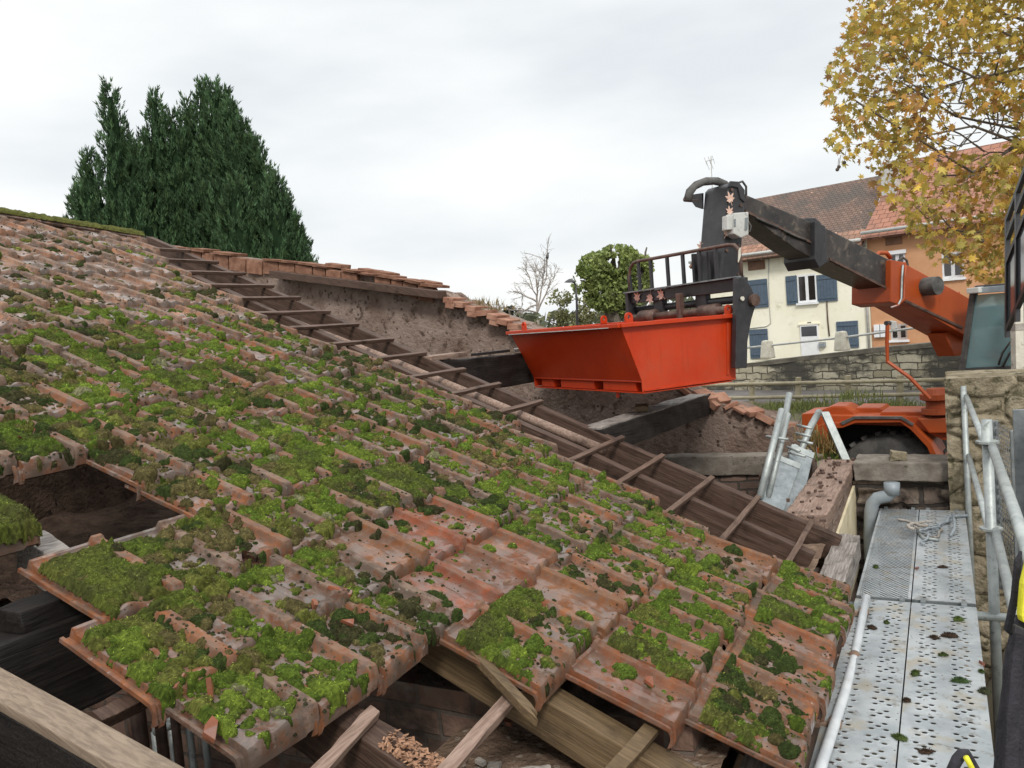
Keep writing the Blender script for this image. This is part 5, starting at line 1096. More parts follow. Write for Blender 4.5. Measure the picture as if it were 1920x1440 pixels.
MB().prism([A1 + KU * .0, A4, A4 + back, A1 + back], UP * .04).build('cab_floor', MT['black'], cb)
q1, q2 = cf(1806, 690), cf(1940, 684); MB().prism([q1, q2, A4 - UP * .02, A1 - UP * .02], -KU * .3).build('dash', MT['rubber'], cb, bevel=.01)
MB().tube([cf(1808, 702, -3.11), cf(1942, 697, -3.11)], .045, 14).build('bumper_tube', MT['black'], cb, smooth=True)
seat = MB().box(cf(1860, 660, -3.9), KU * .22, KW * .22, UP * .06).build('seat', MT['rubber'], cb, bevel=.03); MB().box(cf(1866, 620, -4.15), KU * .06, KW * .22, UP * .28).build('seat_back', MT['rubber'], cb, bevel=.03)
MB().prism([cf(1826, 622, -3.3), cf(1838, 612, -3.3), cf(1856, 648, -3.3), cf(1838, 664, -3.3)], -KU * .02).build('paper_sheet', MT['white'], cb)
for (p, q) in (((1872, 684), (1895, 640)), ((1880, 688), (1912, 640))): MB().tube([cf(*p, -3.12), cf((p[0] + q[0]) / 2 - 4, (p[1] + q[1]) / 2, -3.11), cf(*q, -3.12)], .010, 6).build('wiper', MT['rubber'], cb, smooth=True)
lm = MB().prism([cf(1811, 541, -3.05), cf(1834, 538, -3.05), cf(1836, 549, -3.05), cf(1813, 551, -3.05)], -KU * .09).build('work_lamp', MT['grey_box'], cb, bevel=.008)
# chassis: a frame of its own, the upper works are slewed
H1, H2 = atD(1510, 790, 8.5), atD(1775, 790, 7.75); HX = H2 - H1; HX[2] = 0; HX = nrm(HX); HN = np.array([HX[1], -HX[0], 0])
if HN @ (CP - H1) < 0: HN = -HN
def ph(px, py, d=0.0): return atPl(px, py, H1 + HN * d, HN)
def slab_h(name, pxs, d, dep, mat, parent=te, bevel=.01, sub=0, rough=0): return MB().prism([ph(px, py, d) for px, py in pxs], -HN * dep).build(name, MT[mat], parent, bevel=bevel, sub=sub, rough=rough)
ch = slab_h('chassis', [(1503, 782), (1520, 778), (1800, 782), (1800, 822), (1770, 826), (1715, 800), (1600, 796), (1503, 800)], -.06, .6, 'orange')
slab_h('deck_plate', [(1585, 779), (1650, 777), (1652, 772), (1768, 772), (1800, 776), (1800, 784), (1590, 786)], -.12, .45, 'orange', ch)
slab_h('engine_cover', [(1543, 780), (1548, 765), (1560, 761), (1585, 761), (1600, 770), (1612, 782)], -.15, .35, 'orange', ch, .02)
slab_h('engine_cover', [(1600, 770), (1606, 764), (1652, 764), (1660, 772), (1660, 778), (1610, 778)], -.3, .35, 'orange', ch, .015)
slab_h('front_box', [(1503, 776), (1530, 774), (1532, 806), (1504, 808)], -.02, .5, 'orange', ch)
slab_h('tool_box', [(1720, 785), (1800, 784), (1800, 812), (1742, 812)], .0, .3, 'orange', ch)
fd = slab_h('fender', [(1530, 800), (1548, 794), (1575, 793), (1600, 783), (1690, 783), (1712, 797), (1745, 830), (1764, 870), (1752, 870), (1738, 838), (1708, 806), (1688, 792), (1604, 793), (1580, 802), (1552, 804), (1545, 850), (1532, 850)], .06, .55, 'orange', te, .004)
slab_h('fender_rim', [(1575, 792), (1600, 781), (1690, 781), (1713, 795), (1711, 799), (1689, 786), (1602, 786), (1580, 797)], .075, .03, 'rubber', fd, .003)
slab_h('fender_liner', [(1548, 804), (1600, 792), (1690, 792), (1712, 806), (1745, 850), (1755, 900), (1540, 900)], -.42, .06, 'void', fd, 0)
wc = ph(1662, 817, .0); WR = .56; wc = wc - UP * WR
def wheel(c, label_n):
    t = empty('wheel', c, None, None); t.parent = te; t.location = Vector(c) - te.location
    prof = [(-.20, .30), (-.21, .40), (-.205, .50), (-.17, .545), (-.08, .56), (.08, .56), (.17, .545), (.205, .50), (.21, .40), (.20, .30)]
    MB().lathe(c - HN * .2, HN, prof, 44).build('tyre', MT['rubber'], t, smooth=True)
    mm = MB()
    for k in range(26):
        a = 2 * math.pi * k / 26
        for s in (-1, 1):
            ctr = c - HN * .2 + (HX * math.cos(a + .06 * s) + UP * math.sin(a + .06 * s)) * .565 + HN * s * .09; mm.box(ctr, (HX * math.cos(a) + UP * math.sin(a)) * .018, (HX * -math.sin(a) + UP * math.cos(a)) * .022 + HN * s * .02, HN * .085)
    mm.build('tread', MT['rubber'], t)
    MB().lathe(c - HN * .2, HN, [(.12, .0), (.12, .16), (.17, .26), (.20, .31), (.18, .31), (.05, .30), (.05, 0)], 32).build('rim', MT['white'], t)
for dx in (0, 2.3):
    for dn in (0, 1.7): wheel(wc + HX * dx - HN * (dn + .1), '')
# mirror arm
ma = MB().tube([ph(1744, 748, .1), ph(1706, 708, .1), ph(1664, 678, .1), ph(1663, 640, .1), ph(1664, 604, .1)], .018, 8).build('mirror_arm', MT['orange'], te, smooth=False)
MB().prism([ph(1668, 601, .06), ph(1680, 603, .06), ph(1682, 616, .06), ph(1670, 620, .06)], -HN * .04).build('mirror', MT['grey_box'], ma, bevel=.006); MB().tube([ph(1661, 606, .12), ph(1668, 606, .06)], .022, 8).build('mirror_knob', MT['black'], ma)
mb_ = MB().lathe(ph(1758, 775, -.1), UP, [(0, .14), (.05, .14), (.05, .10), (.12, .10), (.14, .15), (.19, .15), (.19, .11), (.24, .09), (.24, 0)], 20).build('mirror_base', MT['orange'], te)
# wet leaves stuck to the machine
def leafpoly(s):
    pts = []; lobes = [(90, 1.0), (38, .92), (142, .92), (-8, .72), (188, .72)]; an = sorted(lobes); out_ = []
    for i, (a, L) in enumerate(an):
        a0 = an[i - 1][0] if i else -60
        out_.append((math.cos(rad((a + a0) / 2)) * .42, math.sin(rad((a + a0) / 2)) * .42)); out_.append((math.cos(rad(a - 10)) * L * .72, math.sin(rad(a - 10)) * L * .72)); out_.append((math.cos(rad(a)) * L, math.sin(rad(a)) * L)); out_.append((math.cos(rad(a + 10)) * L * .74, math.sin(rad(a + 10)) * L * .74))
    out_ += [(-.25, -.45), (-.05, -.3), (-.03, -.85), (.03, -.85), (.05, -.3), (.25, -.45)]
    return [(x * s, y * s) for x, y in out_]
def stuck(c, ax, ay, s, rot, label):
    c = np.array(c); n = nrm(np.cross(ax, ay)); m = MB(); pts = []
    for x, y in leafpoly(s):
        X = x * math.cos(rot) - y * math.sin(rot); Y = x * math.sin(rot) + y * math.cos(rot); pts.append(c + ax * X + ay * Y + n * (abs(x) * .12))
    b = len(pts); m.add(pts + [c], [(i, (i + 1) % b, b) for i in range(b)])
    o = m.build('fallen_leaf', MT['leafdry'], fix=False); return tag(o, label, 'leaf', 'fallen leaves stuck to the machine')
for px, py, s, ro, lb in ((1195, 558, .075, -.2, 'pale plane leaf at the far end of the row of three on the beam'), (1219, 558, .075, 2.9, 'pale plane leaf in the middle of three on the carriage beam'), (1240, 553, .075, .9, 'pale plane leaf nearest the boom of three on the carriage beam')):
    stuck(kk(-.045 + .006, 0, 0) * 0 + pu(px, py, -.043), -KW, UP, s, ro, lb)
for px, py, s, ro, lb in ((1369, 373, .07, .3, 'pale plane leaf stuck high on the side of the boom head'), (1368, 397, .055, .1, 'small pale leaf just above the grey connector box'), (1362, 436, .065, -.5, 'rusty brown leaf stuck just below the grey connector box')):
    stuck(pw(px, py, .285), -KU, UP, s, ro, lb)
stuck(pu(1315, 464, -.21), -KW, UP, .07, 1.0, 'pale leaf caught on the headboard rail in front of the boom head')

# ------------------------------------------------------------------ the street beyond: houses, wall, fence
ER = LT * .69 - FW * .725; ER = nrm(ER); EN = np.array([ER[1], -ER[0], 0])           # along the facades, and towards the camera
if EN @ (CP - atD(1640, 640, 33)) < 0: EN = -EN
HO = atD(1636, 640, 33)
def hpt(px, py, off=0.0): return atPl(px, py, HO + EN * off, EN)
def rect(x0, y0, x1, y1):
    xm, ym = (x0 + x1) / 2, (y0 + y1) / 2; s0 = (hpt(x0, ym) - HO) @ ER; s1 = (hpt(x1, ym) - HO) @ ER; za = hpt(xm, y1)[2]; zb = hpt(xm, y0)[2]; return s0, s1, za, zb
def hs(s, z, off=0.0): q = HO + ER * s + EN * off; return np.array([q[0], q[1], z])
def hbox(name, s0, s1, z0, z1, o0, o1, mat, parent, bevel=0): return MB().box((hs(s0, z0, o0) + hs(s1, z1, o1)) / 2, ER * (s1 - s0) / 2, EN * (o1 - o0) / 2, UP * (z1 - z0) / 2).build(name, MT[mat] if isinstance(mat, str) else mat, parent, bevel=bevel)
S_L = rect(1312, 500, 1330, 520)[0]; S_R = 9.0
ZE = hpt(1560, 458)[2]; ZE2 = hpt(1690, 440)[2]; ZS = -1.6
DOWN = nrm(EN * 3.5 - UP * 2.75)
MT['roof_brown'] = roofmat('roof_brown', ER, DOWN, (.125, .072, .050), (.185, .115, .085), (.085, .065, .052), .22, .16)
MT['roof_orange'] = roofmat('roof_orange', ER, DOWN, (.27, .115, .07), (.36, .165, .11), (.20, .10, .07), .33, .30)
MT['roof_mech'] = roofmat('roof_mech', ER, DOWN, (.24, .12, .075), (.36, .19, .125), (.20, .12, .085), .24, .30)
h1 = empty('cream_house', hs((S_L) / 2, ZS), 'cream rendered house with slate-blue shutters and a brown tiled roof', 'house')
hbox('wall', S_L, -.02, ZS, ZE, -7, 0, 'cream_wall', h1)
def roof_slab(name, s0, s1, zl, rise, run, over, mat, parent, t=.10, frac0=0.0, frac1=1.0, lift=0):
    a0 = (over - (over + run) * frac0); a1 = (over - (over + run) * frac1); zz = lambda o: zl + (over - o) * rise / run - over * rise / run
    P = [hs(s0, zz(a0), a0), hs(s1, zz(a0), a0), hs(s1, zz(a1), a1), hs(s0, zz(a1), a1)]
    n = nrm(np.cross(P[1] - P[0], P[3] - P[0])); n = n if n[2] > 0 else -n
    return MB().prism([p + n * lift for p in P], n * t).build(name, MT[mat], parent)
RISE, RUN = 2.75, 3.5
roof_slab('roof', S_L - .2, -.05, ZE + .05, RISE, RUN, .45, 'roof_brown', h1)
roof_slab('eave_tiles', S_L - .2, -.05, ZE + .05, RISE, RUN, .45, 'roof_mech', h1, .06, -.005, .20, .10)
MB().prism([hs(S_L - .2, ZE + .05 + RISE, -RUN), hs(-.05, ZE + .05 + RISE, -RUN), hs(-.05, ZE, -7.3), hs(S_L - .2, ZE, -7.3)], UP * .1).build('rear_roof', MT['roof_brown'], h1)
MB().prism([hs(S_L + .0, ZE, -.05), hs(S_L + .0, ZE + RISE, -RUN), hs(S_L + .0, ZE, -6.95)], ER * .3).build('gable', MT['cream_wall'], h1)
MB().tube([hs(S_L - .2, ZE - .0, .52), hs(-.05, ZE - .0, .52)], .07, 10).build('gutter', MT['grey_box'], h1, smooth=True)
hbox('eave_board', S_L - .2, -.05, ZE - .12, ZE + .02, .01, .36, 'pale_stone', h1)
MB().tube([hs(-.12, ZE - .05, .06), hs(-.12, ZS + .8, .06)], .05, 8).build('downpipe', MT['grey_box'], h1, smooth=True)
cabp = [hpt(px, py, .02) for px, py in ((1441, 470), (1441, 520), (1443, 580), (1445, 606), (1437, 612), (1405, 616))]; MB().tube(cabp, .018, 6).build('wall_cable', MT['grey_box'], h1, smooth=True)
MB().tube([hpt(px, py, .02) for px, py in ((1550, 563), (1552, 600), (1555, 630))], .03, 6).build('wall_pipe', MT['rust'], h1, smooth=True)
def shutter(px, parent, mat='blue', name='shutter'):
    s0, s1, za, zb = rect(*px); o = hbox(name, s0, s1, za, zb, .005, .06, mat, parent, .01)
    for f in (.14, .86): hbox('batten', s0 + .03, s1 - .03, za + (zb - za) * f - .04, za + (zb - za) * f + .04, .0605, .085, mat, o)
    n = max(2, int((s1 - s0) / .14))
    for k in range(1, n): hbox('board_gap', s0 + (s1 - s0) * k / n - .006, s0 + (s1 - s0) * k / n + .006, za + .02, zb - .02, .0602, .063, 'pane_grey', o)
    return o
shutter((1403, 524, 1440, 577), h1); shutter((1475, 517, 1495, 571), h1); shutter((1533, 514, 1570, 565), h1); shutter((1407, 617, 1441, 672), h1); shutter((1570, 602, 1610, 652), h1)
def window(px, parent, deep=.0, n=2):
    s0, s1, za, zb = rect(*px); o = hbox('window', s0, s1, za, zb, .004, .03, 'white', parent)
    for k in range(n):
        a = s0 + (s1 - s0) * (k / n) + .07; b = s0 + (s1 - s0) * ((k + 1) / n) - .07; hbox('pane', a, b, za + .09, zb - .08, .031, .036, 'pane', o)
    hbox('sill', s0 - .06, s1 + .06, za - .09, za - .005, .005, .12, 'white', o); return o
window((1496, 514, 1532, 567), h1)
for px in ((1403, 478, 1434, 506),): shutter(px, h1, 'brown_board', 'attic_shutter')
s0, s1, za, zb = rect(1502, 609, 1536, 664); dr = hbox('door', s0, s1, za - .5, zb, .005, .05, 'white', h1); hbox('transom_pane', s0 + .06, s1 - .06, zb - .48, zb - .06, .051, .056, 'pane_grey', dr); hbox('panel_line', s0 + .1, s1 - .1, za - .1, za - .07, .051, .054, 'grey_box', dr); hbox('door_frame', s0 - .06, s1 + .06, zb + .003, zb + .07, .004, .07, 'cream_wall', dr)
s0, s1, za, zb = rect(1514, 604, 1521, 607); hbox('number_plate', s0, s1, za, zb, .004, .02, 'pane_grey', h1)
s0, s1, za, zb = rect(1538, 641, 1549, 650); lb_ = hbox('letter_box', s0, s1, za, zb, .005, .16, 'grey_pvc', h1, .01); hbox('letter_slot', s0 + .03, s1 - .03, zb - .06, zb - .04, .161, .165, 'pale_stone', lb_)
h2 = empty('orange_house', hs(4, ZS), 'orange rendered house with white windows and a red-orange tiled roof behind the plane tree', 'house')
hbox('wall', .0, S_R, ZS, ZE2 + .25, -7, .03, 'orange_wall', h2)
roof_slab('roof', -.03, S_R + .2, ZE2 + .3, RISE + .15, RUN, .45, 'roof_orange', h2)
MB().prism([hs(-.03, ZE2 + .3 + RISE + .15, -RUN), hs(S_R, ZE2 + .3 + RISE + .15, -RUN), hs(S_R, ZE2, -7.3), hs(-.03, ZE2, -7.3)], UP * .1).build('rear_roof', MT['roof_orange'], h2)
MB().prism([hs(-.06, ZE2 + .02, .2), hs(-.06, ZE2 + .35 + RISE * .86, -RUN * .75), hs(-.06, ZE2 - .3 + RISE * .86, -RUN * .75)], ER * .06).build('verge_board', MT['white'], h2)
a = hs(.28, ZE + RISE * .60, -RUN * .55); chm = MB().box(a + UP * .75, ER * .30, EN * .28, UP * .75).build('chimney', MT['grey_box'], h2, bevel=.02)
MB().tube([hs(-.0, ZE2 + .22, .55), hs(S_R, ZE2 + .22, .55)], .07, 10).build('gutter', MT['grey_box'], h2, smooth=True)
window((1767, 473, 1808, 521), h2); window((1669, 474, 1698, 512), h2); window((1671, 607, 1702, 637), h2)
s0, s1, za, zb = rect(1667, 469, 1700, 476); hbox('blind_box', s0, s1, za, zb, .037, .10, 'white', h2)
s0, s1, za, zb = rect(1661, 443, 1692, 459); hbox('attic_vent', s0, s1, za, zb, .031, .06, 'brown_board', h2)
s0, s1, za, zb = rect(1641, 608, 1664, 632); mbx = hbox('mailbox_bank', s0, s1, za, zb, .031, .14, 'white', h2, .01)
hbox('mailbox_joint', (s0 + s1) / 2 - .012, (s0 + s1) / 2 + .012, za, zb, .1405, .143, 'pane_grey', mbx); hbox('mailbox_joint', s0, s1, (za + zb) / 2 - .01, (za + zb) / 2 + .01, .1405, .143, 'pane_grey', mbx)
# TV aerial on the cream roof
aa = atD(1334, 345, 36.5); t = empty('tv_aerial', aa - UP * 1.2, 'thin television aerial standing on the cream house roof', 'aerial')
MB().tube([aa - UP * 1.2, atD(1333, 293, 36.5)], .022, 6).build('mast', MT['grey_box'], t); tp = atD(1334, 300, 36.5)
MB().tube([tp - ER * .3, tp + ER * .1], .015, 6).build('boom_rod', MT['grey_box'], t)
for k in range(5): q = tp + ER * (-.3 + k * .1) - UP * .22 * (k % 2); MB().tube([q - UP * .17 - EN * .1, q + UP * .17 + EN * .1], .010, 5).build('element', MT['grey_box'], t)
# stone retaining wall under the street
RO = atD(1640, 655, 21.3); rpt = lambda px, py, off=0.0: atPl(px, py, RO + EN * off, EN)
MT['stone_wall'] = wallmat('stone_wall', ER, 'stone', ((.36, .32, .22), (.58, .53, .40), (.27, .25, .18)), (.12, .105, .075), .46, .20, dist=.09, ms=.018, stain=(.075, .07, .055), stain_s=.42, stain_lo=.46, stain_hi=.58, bump=1.0)
rw = empty('retaining_wall', rpt(1500, 760), 'long grey and yellow dry-stone retaining wall below the street', 'wall')
MB().prism([rpt(1150, 716), rpt(1300, 700), rpt(1400, 681), rpt(1500, 670), rpt(1640, 653), rpt(1800, 638), rpt(2050, 612), rpt(2050, 820), rpt(1150, 820)], -EN * .5).build('masonry', MT['stone_wall'], rw)
cpt = [rpt(px, py, .02) for px, py in ((1300, 700), (1400, 681), (1500, 670), (1640, 653), (1800, 638), (2050, 612))]
m = MB()
for a, b in zip(cpt[:-1], cpt[1:]): m.bar(a - EN * .27 - UP * .05, b - EN * .27 - UP * .05, EN * .27, UP * .055)
MT['coping_dark'] = mottled('coping_dark', (.10, .09, .07), (.19, .17, .135), 3, .9, .6, 20); m.build('coping', MT['coping_dark'], rw, sub=1, rough=.03)
# street surface behind it
def sz(p, z): return np.array([p[0], p[1], z])
st_ = MB().add([sz(rpt(px, py, -.5), z) for px, py, z in ((1100, 716, -.9), (1400, 681, -.85), (1640, 653, -.75), (2050, 612, -.6))] + [hs(s_, z, -.02) for s_, z in ((9.5, -.8), (0, -1.0), (S_L, -1.1), (S_L - 6, -1.15))], [(0, 1, 6, 7), (1, 2, 5, 6), (2, 3, 4, 5)]).build('street', MT['asphalt']); tag(st_, None, None, kind='structure')
def bollard(x, yt, yb, D, lb):
    a, b = rpt(x, yb, -.2), rpt(x, yt, -.2); t = MB(); d = b - a; d[0] = d[1] = 0; w_ = .15
    t.hexa([a - ER * .18 - EN * .16, a + ER * .18 - EN * .16, a + ER * .18 + EN * .16, a - ER * .18 + EN * .16, a + d - ER * .125 - EN * .11, a + d + ER * .125 - EN * .11, a + d + ER * .125 + EN * .11, a + d - ER * .125 + EN * .11])
    return tag(t.build('stone_bollard', MT['pale_stone'], bevel=.05, sub=1, rough=.01), lb, 'bollard', 'stone bollards on the retaining wall')
bollard(1440, 638, 672, 0, 'pale stone bollard in front of the cream house near the boom end'); bollard(1579, 621, 658, 0, 'pale stone bollard in front of the blue ground-floor shutter by the orange house')
tag(MB().tube([rpt(px, py, -.2) for px, py in ((1392, 653), (1440, 648), (1579, 633), (1700, 617), (1850, 597))], .03, 8).build('street_rail', MT['grey_box'], smooth=True), 'thin iron rail strung between the stone bollards', 'railing')
# lower lane, wooden fence
FO = atD(1590, 757, 19.5); fpt = lambda px, py, off=0.0: atPl(px, py, FO + EN * off, EN)
zl_ = FO[2]
t = empty('wooden_fence', FO, 'weathered post-and-rail wooden fence along the lower lane', 'fence')
for px, yt, yb in ((1230, 722, 775), (1320, 717, 770), (1410, 712, 765), (1497, 707, 762), (1590, 704, 762), (1688, 703, 762), (1790, 700, 760)):
    MB().bar(fpt(px, yb), fpt(px, yt), ER * .06, EN * .05).build('post', MT['fence'], t, bevel=.015)
for pts in (((1200, 724), (1320, 722), (1500, 718), (1690, 714), (1800, 711)), ((1200, 750), (1320, 747), (1500, 744), (1690, 740), (1800, 737))):
    MB().tube([fpt(px, py, .06) for px, py in pts], .045, 8).build('rail', MT['fence'], t, smooth=True)
# ground
g = sheet('ground', -60, 90, -12, 140, -1.0, 'ground', .05, 160, None, 'structure', None, 12, .3); g['kind'] = 'structure'
for v in g.data.vertices:
    wx, wy = v.co.x + g.location.x, v.co.y + g.location.y
    if -9 < wx < -.3 and -6 < wy < 8.4: v.co.z -= 2.2
ln = MB().add([fpt(1000, 758, -.3), fpt(2100, 752, -.3), rpt(2100, 790, .05), rpt(1000, 790, .05)], [(0, 1, 2, 3)])
vv = np.array(ln.v); vv[:, 2] = [zl_ - .02, zl_ - .02, zl_ + .06, zl_ + .06]; ln.v = [tuple(q) for q in vv]
tag(ln.build('lane', MT['asphalt'], fix=False), None, None, kind='structure')
bk = MB().add([fpt(1000, 758, -.3) * 1.0, fpt(2100, 752, -.3), fpt(2100, 752, 2.5), fpt(1000, 758, 2.5)], [(0, 1, 2, 3)]); vv = np.array(bk.v); vv[:, 2] = [zl_ - .01, zl_ - .01, -1.02, -1.02]; bk.v = [tuple(q) for q in vv]
tag(bk.build('verge', MT['ground'], fix=False), None, None, kind='structure')
r = np.random.default_rng(5)
tufts('grass', [fpt(px, py, r.uniform(.1, 1.2)) for px, py in ((1425, 772), (1445, 770), (1465, 775), (1490, 768), (1500, 766), (1510, 770), (1522, 764), (1480, 778), (1440, 785), (1460, 790), (1650, 762), (1670, 765), (1690, 768), (1592, 748), (1420, 790), (1500, 785))], .24, (.17, .20, .07), 'rough green grass and weeds along the fence foot', 'grass', 14, 130, .38, .012)

# ------------------------------------------------------------------ trees
def leafmesh(name, pos, size, cols, parent, seed, shape='leaf', mat='leaf', up=0.0, down=0.0):
    """many separate leaves at pos (n,3)"""
    r = np.random.default_rng(seed); n = len(pos)
    if shape == 'plane':
        lp_ = np.array(leafpoly(1.0)); T = np.vstack([np.c_[lp_, -.18 * np.abs(lp_[:, 0])], [0, 0, 0]]); k = len(lp_); F = np.array([(i, (i + 1) % k, k) for i in range(k)])
    else:
        T = np.array([(0, -.5, 0), (.28, 0, .06), (0, .5, 0), (-.28, 0, .06)]); F = np.array([(0, 1, 2, 3)])
    nrmv = r.normal(0, 1, (n, 3)); nrmv[:, 2] += up; nrmv /= np.linalg.norm(nrmv, axis=1)[:, None]
    a = r.normal(0, 1, (n, 3)); a[:, 2] -= down; a -= nrmv * (a * nrmv).sum(1)[:, None]; a /= np.linalg.norm(a, axis=1)[:, None]; b = np.cross(nrmv, a)
    s = (size * r.uniform(.65, 1.25, n))[:, None, None] if np.isscalar(size) else size[:, None, None]
    V = pos[:, None, :] + s * (T[None, :, 0:1] * b[:, None, :] + T[None, :, 1:2] * a[:, None, :] + T[None, :, 2:3] * nrmv[:, None, :])
    Fx = (F[None] + (np.arange(n) * len(T))[:, None, None]).reshape(-1, F.shape[1])
    return npmesh(name, V.reshape(-1, 3), Fx, MT[mat], parent, origin=parent['_w'], cols=np.repeat(cols, len(T), 0))
def branches(m, a, b, r0, depth, rng, tips, wob=.18, kids=3, spread=.7, shrink=.62, ok=None):
    a, b = np.array(a, float), np.array(b, float)
    if ok and not ok(b): return
    n = 4; L = np.linalg.norm(b - a); pts = [a]
    for i in range(1, n + 1): pts.append(a + (b - a) * i / n + rng.normal(0, wob * L * .12, 3) * (i < n))
    m.tube(pts, [r0 * (1 - .55 * i / n) for i in range(n + 1)], 6 if depth > 1 else 4, cap=False)
    tips.append(pts[-1]); tips.append((pts[-1] + pts[-2]) / 2)
    if depth <= 0: return
    d = nrm(b - a)
    for k in range(kids):
        t = rng.uniform(.4, 1.0); p = a + (b - a) * t; q = nrm(d + rng.normal(0, spread, 3) + UP * .15); branches(m, p, p + q * L * shrink * rng.uniform(.7, 1.15), r0 * .5, depth - 1, rng, tips, wob, kids, spread, shrink, ok)
# autumn plane tree: trunk stands outside the frame, the crown reaches in
pt = empty('plane_tree', atD(2330, 860, 13.5), 'autumn plane tree with yellow-brown leaves spreading across the corner of the sky', 'tree')
rng = np.random.default_rng(33); m = MB(); tips = []; base = np.array(pt['_w']); fork = atD(2300, 330, 13.4)
m.tube([base, base * .5 + fork * .5 + np.array([.1, 0, 0]), fork], [.34, .27, .22], 12)
limbs = []
def in_crown(px, py):      # silhouette of the crown in the picture's corner, used as the crown's outline in space
    e = np.interp(py, [-250, -40, 0, 40, 100, 150, 185, 230, 262, 300, 340, 380, 430, 480, 530, 545], [1640, 1640, 1612, 1600, 1565, 1560, 1555, 1572, 1550, 1585, 1640, 1672, 1706, 1760, 1830, 1900])
    return px - e
def crown_ok(P): q = proj(P); return in_crown(q[0], q[1]) > 22
for px, py, D in ((1640, 60, 12.6), (1605, 190, 12.2), (1660, 270, 12.4), (1800, 440, 12.6), (1740, -60, 13), (1900, -120, 14), (1700, 160, 13.6), (1860, 260, 14), (2000, 420, 13), (1880, 60, 12.0), (1760, 330, 13.2)):
    branches(m, fork + rng.normal(0, .1, 3), atD(px, py, D), .032, 2, rng, tips, .5, 4, .55, .34, crown_ok)
m.build('trunk', MT['bark'], pt, smooth=True, fix=False)
L_ = []; rr = np.random.default_rng(44)
while len(L_) < 19500:
    px, py, D = rr.uniform(1540, 2350), rr.uniform(-260, 545), rr.uniform(11.2, 15.2)
    e = in_crown(px, py) + rr.normal(0, 14)
    if e < 0: continue
    P = atD(px, py, D)
    g = vnoise(P[0] * 1.5 + P[1] * .4, P[2] * 1.7 + P[1] * .5, 3) * .65 + vnoise(P[0] * 3.6 - P[1], P[2] * 3.9, 8) * .35
    dens = .34 if e > 60 else .44
    if py > 330 and py < 560: dens = .34 if px < 1890 else .3
    if 1790 < px < 1900 and 215 < py < 290: dens = .62
    if g < dens + rr.normal(0, .05): continue
    L_.append(P)
L_ = np.array(L_); ck = vnoise(L_[:, 0] * 1.1 + 5, L_[:, 2] * 1.2 + L_[:, 1] * .6, 6)
pal = np.array([(.56, .39, .075), (.47, .36, .08), (.37, .31, .085), (.52, .29, .07), (.34, .19, .07)])
pick = np.clip((ck * 5.2 + rr.normal(0, 1.0, len(L_))).astype(int) % 5, 0, 4); cols = pal[pick] * rr.uniform(.75, 1.25, (len(L_), 1))
leafmesh('crown', L_, .086, cols, pt, 45, 'plane', 'leaf', up=.5, down=.8)
m = MB(); 
for px, py in ((1573, 313), (1583, 305), (1570, 318), (1640, 180), (1652, 168), (1690, 145), (1743, 190), (1760, 300), (1842, 452)):
    P = atD(px, py, 11.9); m.lathe(P, UP, [(-.028, .0), (-.02, .02), (0, .028), (.02, .02), (.028, 0)], 8); m.tube([P, P + UP * .16 + np.array([.03, 0, 0])], .004, 4)
sbo = m.build('seed_balls', MT['bark'], pt); sbo['kind'] = 'stuff'
